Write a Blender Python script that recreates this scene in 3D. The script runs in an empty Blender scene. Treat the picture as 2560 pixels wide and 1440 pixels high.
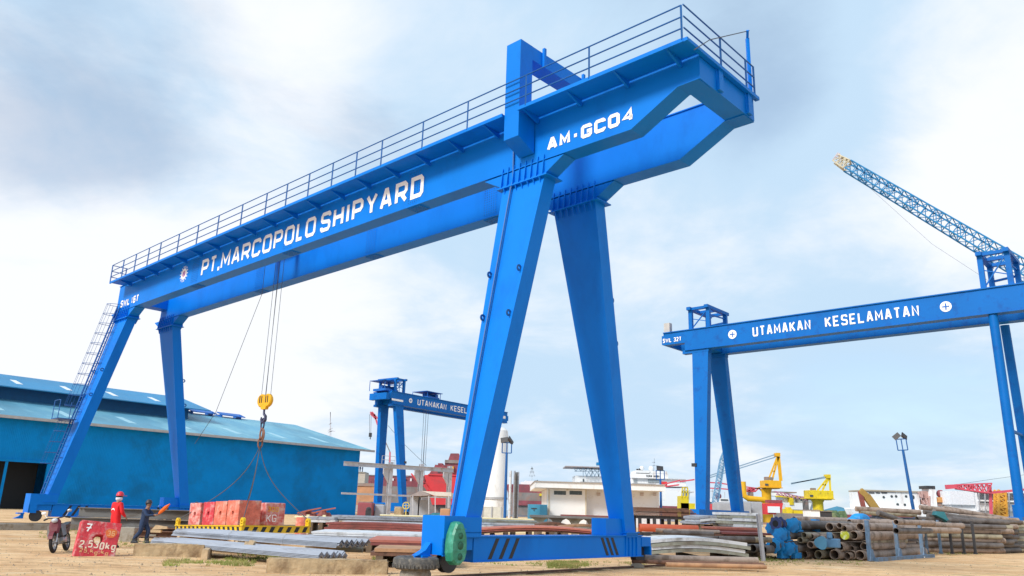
import bpy, bmesh, math, random
from mathutils import Vector, Matrix, noise as mnoise
import numpy as np
random.seed(7)
sc = bpy.context.scene
col = sc.collection
R = math.radians
# ------------------------------------------------------------------ camera
F, PT, RL, HC = 1969.97, R(15.728), R(1.721), 1.6
cam_d = bpy.data.cameras.new('camera'); cam_d.sensor_width = 36; cam_d.lens = F/2560*36
cam_d.clip_start = .1; cam_d.clip_end = 20000
cam = bpy.data.objects.new('camera', cam_d); col.objects.link(cam)
cam.matrix_world = Matrix.Translation((0, 0, HC)) @ Matrix.Rotation(R(90)+PT, 4, 'X') @ Matrix.Rotation(RL, 4, 'Z')
sc.camera = cam
# ------------------------------------------------------------------ sky, sun, exposure
SUN_EL, SUN_AZ = 37, 224          # degrees; azimuth measured clockwise from +Y
world = bpy.data.worlds.new('World'); sc.world = world; world.use_nodes = True
def build_sky():
    nt = world.node_tree; nt.nodes.clear(); N = nt.nodes.new; L = nt.links.new
    out = N('ShaderNodeOutputWorld'); mix = N('ShaderNodeMixShader')
    sky = N('ShaderNodeTexSky'); sky.sky_type = 'NISHITA'; sky.sun_disc = False
    sky.sun_elevation = R(SUN_EL); sky.sun_rotation = R(SUN_AZ)
    b1 = N('ShaderNodeBackground'); b1.inputs[1].default_value = .12; L(sky.outputs[0], b1.inputs[0])
    b2 = N('ShaderNodeBackground'); b2.inputs[1].default_value = 1.0
    tc = N('ShaderNodeTexCoord')
    sep = N('ShaderNodeSeparateXYZ'); L(tc.outputs['Generated'], sep.inputs[0])
    def m(op, a, b=None, clamp=False):
        n = N('ShaderNodeMath'); n.operation = op; n.use_clamp = clamp
        for i, v in enumerate((a, b)):
            if v is None: continue
            if hasattr(v, 'links'): L(v, n.inputs[i])
            else: n.inputs[i].default_value = v
        return n.outputs[0]
    zz = m('ADD', m('MAXIMUM', sep.outputs[2], 0.0), .22)
    cmb = N('ShaderNodeCombineXYZ')
    L(m('DIVIDE', sep.outputs[0], zz), cmb.inputs[0]); L(m('DIVIDE', sep.outputs[1], zz), cmb.inputs[1])
    def noise(scale, det, rough, off, dist=.3):
        mp = N('ShaderNodeMapping'); mp.inputs['Location'].default_value = off; L(cmb.outputs[0], mp.inputs[0])
        n = N('ShaderNodeTexNoise'); n.inputs['Scale'].default_value = scale; n.inputs['Detail'].default_value = det
        n.inputs['Roughness'].default_value = rough; n.inputs['Distortion'].default_value = dist
        L(mp.outputs[0], n.inputs[0]); return n.outputs[0]
    n1 = noise(1.15, 9, .58, (3.1, 1.7, 0)); n2 = noise(2.1, 9, .6, (7.3, 2.2, 4)); n3 = noise(.8, 5, .5, (1.3, 9.2, 2))
    # cloud banks and blue gaps, placed as directions in the sky (a unit vector, spread, amount)
    def blob(px, py, k, amt):
        d = ray(px, py); d.normalize()
        v = N('ShaderNodeVectorMath'); v.operation = 'DOT_PRODUCT'; L(tc.outputs['Generated'], v.inputs[0]); v.inputs[1].default_value = d
        e = m('POWER', m('MAXIMUM', v.outputs['Value'], 0.0), k)
        return m('MULTIPLY', e, amt)
    cov = n1
    for b in SKY_BLOBS: cov = m('ADD', cov, blob(*b))
    ramp = N('ShaderNodeMapRange'); ramp.interpolation_type = 'SMOOTHSTEP'
    ramp.inputs['From Min'].default_value = .30; ramp.inputs['From Max'].default_value = .62
    ramp.inputs['To Min'].default_value = .55; L(cov, ramp.inputs['Value'])
    sh = N('ShaderNodeMapRange'); sh.interpolation_type = 'SMOOTHSTEP'
    g = n2
    for b in SHADE_BLOBS: g = m('ADD', g, blob(*b))
    sh.inputs['From Min'].default_value = .34; sh.inputs['From Max'].default_value = .80; L(g, sh.inputs['Value'])
    cm = N('ShaderNodeMix'); cm.data_type = 'RGBA'; L(sh.outputs[0], cm.inputs['Factor'])
    cm.inputs['A'].default_value = (.43, .57, .71, 1); cm.inputs['B'].default_value = (.72, .74, .775, 1)
    L(cm.outputs['Result'], b2.inputs[0])
    L(ramp.outputs[0], mix.inputs[0]); L(b1.outputs[0], mix.inputs[1]); L(b2.outputs[0], mix.inputs[2]); L(mix.outputs[0], out.inputs[0])
def ray(px, py):                  # direction of a picture point (2560 x 1440) in the world
    a2, b2 = (px-1280)/F, (720-py)/F
    a = a2*math.cos(RL)-b2*math.sin(RL); b = a2*math.sin(RL)+b2*math.cos(RL)
    return Vector((a, math.cos(PT)-b*math.sin(PT), math.sin(PT)+b*math.cos(PT)))
SKY_BLOBS = [(150, 700, 60, .55), (2480, 480, 90, .5), (1900, 620, 60, .3), (1350, 900, 30, .25), (620, 800, 60, .4), (900, 30, 90, .25),
             (330, 420, 160, -.34), (1900, 230, 200, -.28), (80, 470, 220, -.25), (900, 320, 200, -.14), (2100, 1000, 260, -.2), (2450, 980, 260, -.12), (2300, 60, 120, .2)]
SHADE_BLOBS = [(150, 720, 60, .4), (2500, 430, 110, .32), (1700, 640, 120, .05), (550, 850, 60, .28), (1500, 1000, 160, -.12), (1350, 300, 200, -.06), (950, 420, 160, -.12), (2200, 780, 160, -.1), (330, 380, 120, -.28), (1960, 260, 120, -.3), (1000, 200, 200, -.05), (2150, 950, 200, -.2), (700, 60, 150, .25), (1420, 90, 150, .0)]
build_sky()
sun_d = bpy.data.lights.new('sun', 'SUN'); sun_d.energy = 2.3; sun_d.angle = R(14); sun_d.color = (1, .965, .90)
sun = bpy.data.objects.new('sun', sun_d); col.objects.link(sun)
_sd = Vector((math.sin(R(SUN_AZ))*math.cos(R(SUN_EL)), math.cos(R(SUN_AZ))*math.cos(R(SUN_EL)), math.sin(R(SUN_EL))))
sun.rotation_euler = _sd.to_track_quat('Z', 'Y').to_euler(); sun.location = (-20, -20, 60)
sc.view_settings.view_transform = 'Standard'; sc.view_settings.look = 'None'
sc.view_settings.exposure = 0.45; sc.view_settings.gamma = 1.0
sc.render.engine = 'CYCLES'
sc.cycles.use_denoising = True
sc.cycles.max_bounces = 6
# ------------------------------------------------------------------ helpers
def P(px, py, Y):                 # the point of the place seen at a picture point, Y metres ahead
    d = ray(px, py); t = Y/d.y; return Vector((d.x*t, Y, HC+d.z*t))
def G(px, py, z=0.0):             # the point at height z
    d = ray(px, py); t = (z-HC)/d.z; return Vector((d.x*t, d.y*t, z))
def HIT(px, py, p0, n):           # the point on a plane
    d = ray(px, py); c = Vector((0, 0, HC)); t = (Vector(p0)-c).dot(n)/d.dot(n); return c+d*t
YAW = R(46.708)
OX, OY = -1.06, 20.184
class MB:
    def __init__(s): s.v = []; s.f = []; s.m = []
    def add(s, vs, fs, m=0):
        b = len(s.v); s.v += [tuple(x) for x in vs]; s.f += [tuple(b+i for i in f) for f in fs]; s.m += [m]*len(fs); return s
    def box(s, x0, x1, y0, y1, z0, z1, m=0):
        return s.loft([[(x0, y0, z0), (x1, y0, z0), (x1, y1, z0), (x0, y1, z0)], [(x0, y0, z1), (x1, y0, z1), (x1, y1, z1), (x0, y1, z1)]], m)
    def cbox(s, c, d, m=0):
        return s.box(c[0]-d[0]/2, c[0]+d[0]/2, c[1]-d[1]/2, c[1]+d[1]/2, c[2]-d[2]/2, c[2]+d[2]/2, m)
    def loft(s, rings, m=0, cap=True):
        n = len(rings[0]); vs = [p for r in rings for p in r]; fs = []
        for k in range(len(rings)-1):
            for i in range(n):
                j = (i+1) % n; fs.append((k*n+i, k*n+j, (k+1)*n+j, (k+1)*n+i))
        if cap: fs.append(tuple(range(n-1, -1, -1))); fs.append(tuple((len(rings)-1)*n+i for i in range(n)))
        return s.add(vs, fs, m)
    def prism(s, prof, axis, a, b, m=0):   # profile in the two other axes (order x,y,z), along axis
        def q(p, t): return {'x': (t, p[0], p[1]), 'y': (p[0], t, p[1]), 'z': (p[0], p[1], t)}[axis]
        return s.loft([[q(p, a) for p in prof], [q(p, b) for p in prof]], m)
    def tube(s, pts, r, n=8, m=0, cap=True):
        pts = [Vector(p) for p in pts]; rs = r if isinstance(r, (list, tuple)) else [r]*len(pts); rings = []; prev = None
        for i, p in enumerate(pts):
            t = (pts[min(i+1, len(pts)-1)]-pts[max(i-1, 0)]).normalized()
            u = prev-t*prev.dot(t) if prev else t.orthogonal()
            if u.length < 1e-5: u = t.orthogonal()
            u.normalize(); w = t.cross(u); prev = u
            rings.append([p+(u*math.cos(2*math.pi*k/n)+w*math.sin(2*math.pi*k/n))*rs[i] for k in range(n)])
        return s.loft(rings, m, cap)
    def bar(s, p, q, w, h=None, m=0, up=(0, 0, 1)):
        p, q = Vector(p), Vector(q); t = (q-p).normalized(); u = t.cross(Vector(up))
        if u.length < 1e-4: u = t.orthogonal()
        u.normalize(); w2 = u.cross(t); h = h or w
        return s.loft([[c+u*(a*w/2)+w2*(b*h/2) for a, b in ((-1, -1), (1, -1), (1, 1), (-1, 1))] for c in (p, q)], m)
    def lathe(s, prof, n=24, m=0, c=(0, 0, 0), axis='z', closed=False):
        rings = []
        for k in range(n):
            a = 2*math.pi*k/n; ring = []
            for r, z in prof:
                x, y = r*math.cos(a), r*math.sin(a)
                p = {'z': (x, y, z), 'x': (z, x, y), 'y': (x, z, y)}[axis]
                ring.append((p[0]+c[0], p[1]+c[1], p[2]+c[2]))
            rings.append(ring)
        np_ = len(prof); vs = [p for r in rings for p in r]; fs = []
        for k in range(n):
            for i in range(np_ if closed else np_-1):
                j = (i+1) % np_; k2 = (k+1) % n
                fs.append((k*np_+i, k2*np_+i, k2*np_+j, k*np_+j))
        return s.add(vs, fs, m)
    def ball(s, c, r, m=0, n=10):
        rx, ry, rz = r if isinstance(r, (tuple, list)) else (r, r, r)
        rings = []
        for i in range(1, n):
            a = math.pi*i/n
            rings.append([(c[0]+rx*math.sin(a)*math.cos(2*math.pi*k/(n+2)), c[1]+ry*math.sin(a)*math.sin(2*math.pi*k/(n+2)), c[2]-rz*math.cos(a)) for k in range(n+2)])
        return s.loft(rings, m)
    def build(s, name, mats, parent=None, smooth=False, bevel=0, loc=None, rot=None):
        me = bpy.data.meshes.new(name); me.from_pydata(s.v, [], s.f)
        for mt in (mats if isinstance(mats, (list, tuple)) else [mats]): me.materials.append(mt)
        me.polygons.foreach_set('material_index', s.m)
        bm = bmesh.new(); bm.from_mesh(me); bmesh.ops.recalc_face_normals(bm, faces=bm.faces); bm.to_mesh(me); bm.free()
        if smooth:
            me.polygons.foreach_set('use_smooth', [True]*len(me.polygons))
            try: me.set_sharp_from_angle(angle=R(35))
            except Exception: pass
        o = bpy.data.objects.new(name, me); col.objects.link(o)
        if parent: o.parent = parent
        if bevel:
            b = o.modifiers.new('bevel', 'BEVEL'); b.width = bevel; b.segments = 2; b.limit_method = 'ANGLE'
        if loc is not None: o.location = loc
        if rot is not None: o.rotation_euler = rot if isinstance(rot, (tuple, list)) else (0, 0, rot)
        return o
def tag(o, label=None, cat=None, group=None, kind=None):
    if label: o['label'] = label
    if cat: o['category'] = cat
    if group: o['group'] = group
    if kind: o['kind'] = kind
    return o
def thing(name, label, cat, loc=(0, 0, 0), rot=0, group=None):
    o = bpy.data.objects.new(name, None); col.objects.link(o); o.location = loc
    o.rotation_euler = rot if isinstance(rot, (tuple, list)) else (0, 0, rot); o.empty_display_size = .2
    return tag(o, label, cat, group)
def dup(o, loc=None, rot=None, label=None, group=None, parent=None):
    c = o.copy(); col.objects.link(c)
    if parent: c.parent = parent
    for ch in list(o.children): dup(ch, parent=c)
    if loc is not None: c.location = loc
    if rot is not None: c.rotation_euler = rot if isinstance(rot, (tuple, list)) else (0, 0, rot)
    if label: c['label'] = label
    if group: c['group'] = group
    return c
# ------------------------------------------------------------------ materials
def MAT(name, c, rough=.5, metal=0.0, var=.12, scale=2.0, dirt=None, damt=.3, dscale=1.2, bump=0.0, bscale=30, stretch=(1, 1, 1), spec=.5, wave=None):
    m = bpy.data.materials.new(name); m.use_nodes = True; nt = m.node_tree; N = nt.nodes.new; L = nt.links.new
    b = nt.nodes['Principled BSDF']; b.inputs['Roughness'].default_value = rough; b.inputs['Metallic'].default_value = metal
    b.inputs['Specular IOR Level'].default_value = spec
    tc = N('ShaderNodeTexCoord'); mp = N('ShaderNodeMapping'); mp.inputs['Scale'].default_value = stretch; L(tc.outputs['Object'], mp.inputs[0])
    n = N('ShaderNodeTexNoise'); n.inputs['Scale'].default_value = scale; n.inputs['Detail'].default_value = 6; n.inputs['Roughness'].default_value = .6; L(mp.outputs[0], n.inputs[0])
    rp = N('ShaderNodeMapRange'); rp.inputs['From Min'].default_value = .3; rp.inputs['From Max'].default_value = .7; L(n.outputs[0], rp.inputs['Value'])
    mx = N('ShaderNodeMix'); mx.data_type = 'RGBA'; L(rp.outputs[0], mx.inputs['Factor'])
    mx.inputs['A'].default_value = tuple(max(0, x*(1-var)) for x in c)+(1,); mx.inputs['B'].default_value = tuple(min(1, x*(1+var)) for x in c)+(1,)
    res = mx.outputs['Result']
    if dirt:
        n2 = N('ShaderNodeTexNoise'); n2.inputs['Scale'].default_value = dscale; n2.inputs['Detail'].default_value = 9; n2.inputs['Roughness'].default_value = .68; L(mp.outputs[0], n2.inputs[0])
        r2 = N('ShaderNodeMapRange'); r2.inputs['From Min'].default_value = .62-damt*.35; r2.inputs['From Max'].default_value = .78-damt*.3; L(n2.outputs[0], r2.inputs['Value'])
        m2 = N('ShaderNodeMix'); m2.data_type = 'RGBA'; L(r2.outputs[0], m2.inputs['Factor']); L(res, m2.inputs['A']); m2.inputs['B'].default_value = tuple(dirt)+(1,)
        res = m2.outputs['Result']
    if bump:
        n3 = N('ShaderNodeTexNoise'); n3.inputs['Scale'].default_value = bscale; n3.inputs['Detail'].default_value = 5; L(mp.outputs[0], n3.inputs[0])
        bp = N('ShaderNodeBump'); bp.inputs['Strength'].default_value = bump; bp.inputs['Distance'].default_value = .05; L(n3.outputs[0], bp.inputs['Height'])
        L(bp.outputs[0], b.inputs['Normal'])
    if wave:                       # corrugated sheet: ribs across one axis of the object
        w = N('ShaderNodeTexWave'); w.bands_direction = wave[0]; w.inputs['Scale'].default_value = wave[1]; L(tc.outputs['Object'], w.inputs[0])
        bp = N('ShaderNodeBump'); bp.inputs['Strength'].default_value = wave[2]; bp.inputs['Distance'].default_value = .06; L(w.outputs['Fac'], bp.inputs['Height'])
        L(bp.outputs[0], b.inputs['Normal'])
    L(res, b.inputs['Base Color'])
    rr = N('ShaderNodeMapRange'); rr.inputs['To Min'].default_value = max(.05, rough-.08); rr.inputs['To Max'].default_value = min(1, rough+.1); L(n.outputs[0], rr.inputs['Value']); L(rr.outputs[0], b.inputs['Roughness'])
    return m
BLUE = MAT('crane_blue_paint', (.0, .19, .72), .45, spec=.18, var=.07, scale=.5, dirt=(.0, .155, .62), damt=.3, dscale=.7, stretch=(1, 1, .5), bump=.04, bscale=3)
BLUE2 = MAT('older_blue_paint', (.003, .13, .50), .5, var=.15, scale=.6, dirt=(.01, .08, .26), damt=.3)
BLUE3 = MAT('rail_blue_paint', (.004, .10, .34), .5, var=.15)
SHEDB = MAT('shed_blue_sheet', (.0, .25, .68), .7, spec=.15, var=.12, scale=.25, dirt=(.003, .18, .46), damt=.4, dscale=.2, wave=('X', 1.6, .5))
ROOFB = MAT('shed_roof_sheet', (.11, .33, .47), .5, var=.22, scale=.12, dirt=(.22, .50, .60), damt=.45, dscale=.15, stretch=(1, .4, 1), wave=('X', 2.2, .4))
ROOFB2 = MAT('upper_roof_sheet', (.02, .24, .48), .5, var=.15, scale=.15, wave=('X', 2.2, .4))
PALETRIM = MAT('pale_gutter', (.42, .42, .43), .6)
WHITE = MAT('white_letter_paint', (.93, .93, .93), .6, var=.02)
WHITEB = MAT('white_wall', (.84, .84, .83), .7, var=.05, scale=.4, dirt=(.55, .50, .44), damt=.2, dscale=.6, stretch=(1, 1, .3))
WHITES = MAT('ship_white', (.86, .86, .86), .5, var=.05, scale=.15, dirt=(.55, .45, .40), damt=.22, dscale=.3, stretch=(1, 1, .25))
BLACK = MAT('black_paint', (.012, .016, .022), .5)
DARK = MAT('dark_steel', (.035, .035, .04), .5, var=.3, dirt=(.09, .06, .045), damt=.3)
SHADE = MAT('interior_shade_paint', (.02, .022, .025), .9)  # near-black colour standing in for the shade inside openings
GREEN = MAT('gear_guard_green', (.03, .25, .16), .45, var=.2, scale=6, dirt=(.07, .38, .27), damt=.4, dscale=5)
RUBBER = MAT('grey_rubber', (.085, .085, .085), .85, var=.25, scale=6, dirt=(.22, .20, .17), damt=.4, dscale=8, bump=.3)
BLKRUB = MAT('black_rubber', (.02, .02, .02), .8)
CONC = MAT('concrete', (.36, .33, .28), .9, var=.2, scale=3, dirt=(.20, .16, .11), damt=.45, dscale=3, bump=.5, bscale=14)
CONCT = MAT('tan_concrete', (.46, .34, .20), .9, var=.22, scale=3, dirt=(.24, .16, .09), damt=.4, dscale=2, bump=.6, bscale=10)
REDC = MAT('red_block_paint', (.62, .05, .07), .8, var=.25, scale=3, dirt=(.62, .42, .40), damt=.35, dscale=3.5, bump=.6, bscale=9)
REDC2 = MAT('faded_red_paint', (.68, .14, .12), .85, var=.25, scale=4, dirt=(.66, .46, .42), damt=.55, dscale=4, bump=.7, bscale=9)
REDC3 = MAT('orange_red_paint', (.70, .18, .12), .85, var=.25, scale=4, dirt=(.70, .42, .34), damt=.4, dscale=3, bump=.7, bscale=9)
REDP = MAT('red_coverall', (.72, .012, .018), .8, var=.1, scale=6)
NAVY = MAT('navy_coverall', (.018, .04, .10), .85, var=.2, scale=6)
SKIN = MAT('skin', (.30, .16, .10), .6, var=.06)
HAIRM = MAT('black_hair', (.012, .011, .01), .7)
YEL = MAT('yellow_paint', (.80, .52, .01), .45, var=.1, scale=3, dirt=(.40, .28, .05), damt=.2)
YELB = MAT('yellow_crane_paint', (.78, .58, .015), .5, var=.1, scale=.6, dirt=(.45, .33, .03), damt=.3, dscale=.8)
YELO = MAT('orange_yellow_paint', (.80, .42, .01), .5, var=.08, scale=.6)
ORG = MAT('orange_cloth', (.85, .16, .02), .8)
ORGP = MAT('orange_pipe_paint', (.72, .14, .06), .6, var=.12)
STEELG = MAT('galvanised_grey', (.36, .39, .45), .55, .15, var=.18, scale=2.5, dirt=(.22, .22, .24), damt=.35, dscale=3, stretch=(1, .2, 1))
STEELL = MAT('light_plate', (.68, .70, .73), .5, .1, var=.12, scale=1.2, dirt=(.35, .34, .32), damt=.35, dscale=1.5)
STEELO = MAT('olive_grey_plate', (.33, .34, .28), .6, .1, var=.2, scale=2, dirt=(.20, .17, .13), damt=.4)
STEELD = MAT('beam_grey_steel', (.17, .165, .16), .6, .2, var=.25, scale=2, dirt=(.10, .075, .055), damt=.4, stretch=(.3, 1, 1))
RUST = MAT('brown_rust', (.20, .10, .065), .85, var=.3, scale=4, dirt=(.09, .05, .035), damt=.45, dscale=4, bump=.3)
PRIM = MAT('red_primer', (.50, .16, .11), .7, var=.15, scale=1.5, dirt=(.34, .10, .07), damt=.4, dscale=1.5)
PRIM2 = MAT('maroon_primer', (.27, .075, .065), .75, var=.25, scale=2, dirt=(.16, .06, .05), damt=.4)
TANP = MAT('tan_plate', (.46, .26, .14), .8, var=.15, scale=2, dirt=(.26, .14, .08), damt=.4)
PIPE = MAT('tan_steel_pipe', (.41, .315, .255), .65, .1, var=.2, scale=2, dirt=(.17, .12, .09), damt=.45, dscale=2)
PIPE2 = MAT('dark_steel_pipe', (.16, .14, .13), .6, .15, var=.25, scale=2, dirt=(.08, .06, .05), damt=.45)
PIPEO = MAT('olive_steel_pipe', (.36, .32, .23), .65, .1, var=.25, scale=2, dirt=(.15, .12, .09), damt=.45)
FLB = MAT('flange_blue', (.008, .28, .68), .55, var=.2, scale=5, dirt=(.02, .09, .22), damt=.35)
CAPY = MAT('yellow_cap', (.62, .66, .04), .5, var=.25, scale=9, dirt=(.80, .84, .55), damt=.4, dscale=7)
CREAM = MAT('cream_pipe', (.74, .66, .42), .6, var=.1, scale=2)
RACK = MAT('blue_grey_rack', (.13, .22, .34), .6, var=.3, scale=4, dirt=(.16, .14, .13), damt=.4)
GREYP = MAT('grey_frame_paint', (.47, .47, .50), .6, var=.12, scale=1, dirt=(.34, .27, .23), damt=.25)
BEAR = MAT('old_bearer', (.16, .115, .075), .9, var=.3, scale=5)
WOOD = MAT('pale_timber', (.55, .40, .24), .85, var=.25, scale=5, stretch=(1, .2, 1))
SHIPR = MAT('ship_bright_red', (.74, .045, .05), .55, var=.12, scale=.25, dirt=(.50, .06, .06), damt=.3, dscale=.3)
SHIPM = MAT('ship_maroon', (.30, .07, .085), .7, var=.25, scale=.3, dirt=(.20, .07, .08), damt=.45, dscale=.4)
SHIPGY = MAT('ship_grey_hull', (.24, .215, .20), .75, var=.3, scale=.3, dirt=(.34, .20, .16), damt=.45, dscale=.35)
BRICKO = MAT('orange_brown_hull', (.50, .26, .14), .8, var=.2, scale=.4, dirt=(.36, .22, .14), damt=.4, dscale=.5)
PINKR = MAT('pinkish_red_paint', (.68, .09, .13), .55, var=.15, scale=.5)
LATB = MAT('lattice_blue', (.006, .21, .48), .5, var=.15)
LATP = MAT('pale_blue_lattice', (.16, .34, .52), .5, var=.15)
HILLM = MAT('hill_far', (.05, .20, .30), 1, var=.2, scale=.02)
TREEM = MAT('shore_green', (.10, .15, .07), 1, var=.4, scale=.5, dirt=(.30, .22, .10), damt=.4, dscale=.1)
GLASS = MAT('dark_glass', (.06, .08, .085), .25)
GREYB = MAT('grey_blocks', (.36, .38, .42), .8, var=.2, scale=.5)
CHROME = MAT('worn_metal', (.45, .45, .46), .35, .7, var=.15)
HOOKM = MAT('hook_steel', (.055, .06, .12), .5, .3, var=.2)
RUSTC = MAT('rusty_shackle', (.26, .13, .09), .75, var=.3, scale=9)
ROPE = MAT('wire_rope', (.09, .10, .12), .6, .3)
TARP = MAT('teal_tarp', (.03, .16, .19), .8, var=.4, scale=1.2)
SCRAP = MAT('oily_black_scrap', (.022, .028, .042), .5, .2, var=.5, scale=3, dirt=(.08, .10, .14), damt=.4)

def ground_mat():
    m = bpy.data.materials.new('sandy_ground'); m.use_nodes = True; nt = m.node_tree; N = nt.nodes.new; L = nt.links.new
    b = nt.nodes['Principled BSDF']; b.inputs['Roughness'].default_value = .95; b.inputs['Specular IOR Level'].default_value = .1
    tc = N('ShaderNodeTexCoord')
    def noi(s, d, r=.6, st=(1, 1, 1)):
        mp = N('ShaderNodeMapping'); mp.inputs['Scale'].default_value = st; mp.inputs['Rotation'].default_value = (0, 0, R(-8)); L(tc.outputs['Object'], mp.inputs[0])
        n = N('ShaderNodeTexNoise'); n.inputs['Scale'].default_value = s; n.inputs['Detail'].default_value = d; n.inputs['Roughness'].default_value = r; L(mp.outputs[0], n.inputs[0]); return n.outputs[0]
    def rng(v, a, bb):
        r = N('ShaderNodeMapRange'); r.inputs['From Min'].default_value = a; r.inputs['From Max'].default_value = bb; L(v, r.inputs['Value']); return r.outputs[0]
    def mix(f, a, c):
        x = N('ShaderNodeMix'); x.data_type = 'RGBA'; L(f, x.inputs['Factor'])
        for k, v in (('A', a), ('B', c)):
            if hasattr(v, 'links'): L(v, x.inputs[k])
            else: x.inputs[k].default_value = tuple(v)+(1,)
        return x.outputs['Result']
    c = mix(rng(noi(.35, 7, .65, (.5, 1.6, 1)), .35, .65), (.66, .395, .195), (.86, .60, .345))
    c = mix(rng(noi(1.6, 9, .75, (.7, 1.5, 1)), .48, .70), c, (.36, .20, .105))
    c = mix(rng(noi(.9, 6, .6, (.4, 2.0, 1)), .56, .70), c, (.78, .63, .42))
    c = mix(rng(noi(14, 4, .8), .55, .75), c, (.33, .21, .12))
    c = mix(rng(noi(.55, 9, .72, (.35, 1.8, 1)), .58, .70), c, (.33, .19, .10))
    c = mix(rng(noi(.22, 7, .7), .60, .72), c, (.30, .27, .12))
    L(c, b.inputs['Base Color'])
    bp = N('ShaderNodeBump'); bp.inputs['Strength'].default_value = .8; bp.inputs['Distance'].default_value = .06
    n = N('ShaderNodeMath'); n.operation = 'ADD'; L(noi(6, 8, .75), n.inputs[0]); L(noi(1.5, 6, .6, (.6, 1.6, 1)), n.inputs[1]); L(n.outputs[0], bp.inputs['Height']); L(bp.outputs[0], b.inputs['Normal'])
    return m
GROUND = ground_mat()
def ground_z(x, y):
    n = mnoise.noise((x*.35, y*.35, 0))*.05+mnoise.noise((x*1.1, y*1.1, 3))*.02
    d = y-(17.6+.055*x+.25*math.sin(x*.12)); rut = sum(-.035*math.exp(-((d-c)/.16)**2)+.018*math.exp(-((d-c-.3)/.16)**2) for c in (-2.3, -.75, 4.6, 6.1))
    return (n+rut*(.6+.6*mnoise.noise((x*.5, 2, 1))))*max(0, 1-y/70.0)-.03
def build_ground():
    xs = [-3000, -800, -300, -150, -90]+list(np.arange(-60, 60.1, .5))+[90, 150, 300, 800, 3000]
    ys = [-300, -50, -5]+list(np.arange(2, 12, 1.0))+list(np.arange(12, 30, .12))+list(np.arange(30, 50, .5))+[52, 55, 60, 66, 75, 90, 120, 200, 400, 1000, 4000]
    v = [(x, y, ground_z(x, y) if (-60 <= x <= 60 and 2 <= y <= 70) else -.03) for y in ys for x in xs]; n = len(xs)
    f = [(j*n+i, j*n+i+1, (j+1)*n+i+1, (j+1)*n+i) for j in range(len(ys)-1) for i in range(n-1)]
    mb = MB(); mb.add(v, f); o = mb.build('ground', GROUND, smooth=True); tag(o, kind='structure')
    w = MAT('harbour_water', (.10, .16, .20), .15, var=.2, scale=.2, bump=.3, bscale=1.5)
    mb = MB(); mb.add([(-1200, 205, .02), (1800, 205, .02), (1800, 3500, .02), (-1200, 3500, .02)], [(0, 1, 2, 3)])
    tag(mb.build('water', w), kind='structure')
build_ground()
# ------------------------------------------------------------------ stroke lettering
_P = [(0, 0), (0, 1), (.82, 1), (1, .86), (1, .58), (.82, .44), (0, .44)]
_O = [(0, .14), (0, .86), (.16, 1), (.84, 1), (1, .86), (1, .14), (.84, 0), (.16, 0), (0, .14)]
GL = {'P': [_P], 'T': [[(0, 1), (1, 1)], [(.5, 0), (.5, 1)]], 'M': [[(0, 0), (0, 1), (.5, .3), (1, 1), (1, 0)]], 'A': [[(0, 0), (.42, 1), (.58, 1), (1, 0)], [(.14, .3), (.86, .3)]],
 'R': [_P, [(.5, .44), (1, 0)]], 'C': [[(1, .78), (1, .88), (.86, 1), (.14, 1), (0, .88), (0, .12), (.14, 0), (.86, 0), (1, .12), (1, .22)]], 'O': [_O], 'L': [[(0, 1), (0, 0), (1, 0)]],
 'S': [[(1, .80), (1, .9), (.88, 1), (.12, 1), (0, .88), (0, .64), (.12, .54), (.88, .46), (1, .36), (1, .12), (.88, 0), (.12, 0), (0, .1), (0, .2)]],
 'H': [[(0, 0), (0, 1)], [(1, 0), (1, 1)], [(0, .5), (1, .5)]], 'I': [[(.5, 0), (.5, 1)]], 'Y': [[(0, 1), (.5, .45), (1, 1)], [(.5, .45), (.5, 0)]], 'D': [[(0, 0), (0, 1), (.84, 1), (1, .86), (1, .14), (.84, 0), (0, 0)]],
 'G': [[(1, .78), (1, .88), (.86, 1), (.14, 1), (0, .88), (0, .12), (.14, 0), (.86, 0), (1, .12), (1, .45), (.55, .45)]], '0': [_O], '4': [[(.78, 0), (.78, 1), (0, .3), (1, .3)]], '-': [[(.1, .45), (.9, .45)]],
 'U': [[(0, 1), (0, .12), (.14, 0), (.86, 0), (1, .12), (1, 1)]], 'K': [[(0, 0), (0, 1)], [(1, 1), (0, .42)], [(.3, .58), (1, 0)]], 'E': [[(1, 1), (0, 1), (0, 0), (1, 0)], [(0, .5), (.85, .5)]], 'N': [[(0, 0), (0, 1), (1, 0), (1, 1)]],
 'W': [[(0, 1), (.22, 0), (.5, .8), (.78, 0), (1, 1)]], '3': [[(0, .9), (.12, 1), (.88, 1), (1, .88), (1, .62), (.85, .52), (.35, .52)], [(.85, .52), (1, .4), (1, .12), (.88, 0), (.12, 0), (0, .1)]],
 '2': [[(0, .82), (0, .88), (.14, 1), (.86, 1), (1, .88), (1, .62), (0, .1), (0, 0), (1, 0)]], '1': [[(.25, .8), (.5, 1), (.5, 0)]], '6': [[(1, .86), (.86, 1), (.14, 1), (0, .86), (0, .14), (.14, 0), (.86, 0), (1, .14), (1, .42), (.86, .54), (0, .54)]],
 '5': [[(1, 1), (.1, 1), (.05, .58), (.8, .6), (1, .48), (1, .14), (.84, 0), (.14, 0), (0, .1)]], '7': [[(0, 1), (1, 1), (.35, 0)]], 'k': [[(0, 0), (0, 1)], [(.9, .6), (0, .22)], [(.3, .34), (1, 0)]],
 'g': [[(1, .1), (.86, 0), (.2, 0), (0, .14), (0, .5), (.2, .62), (1, .62), (1, -.2), (.8, -.38), (.1, -.38)]], '8': [_O, [(0, .5), (1, .5)]]}
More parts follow.
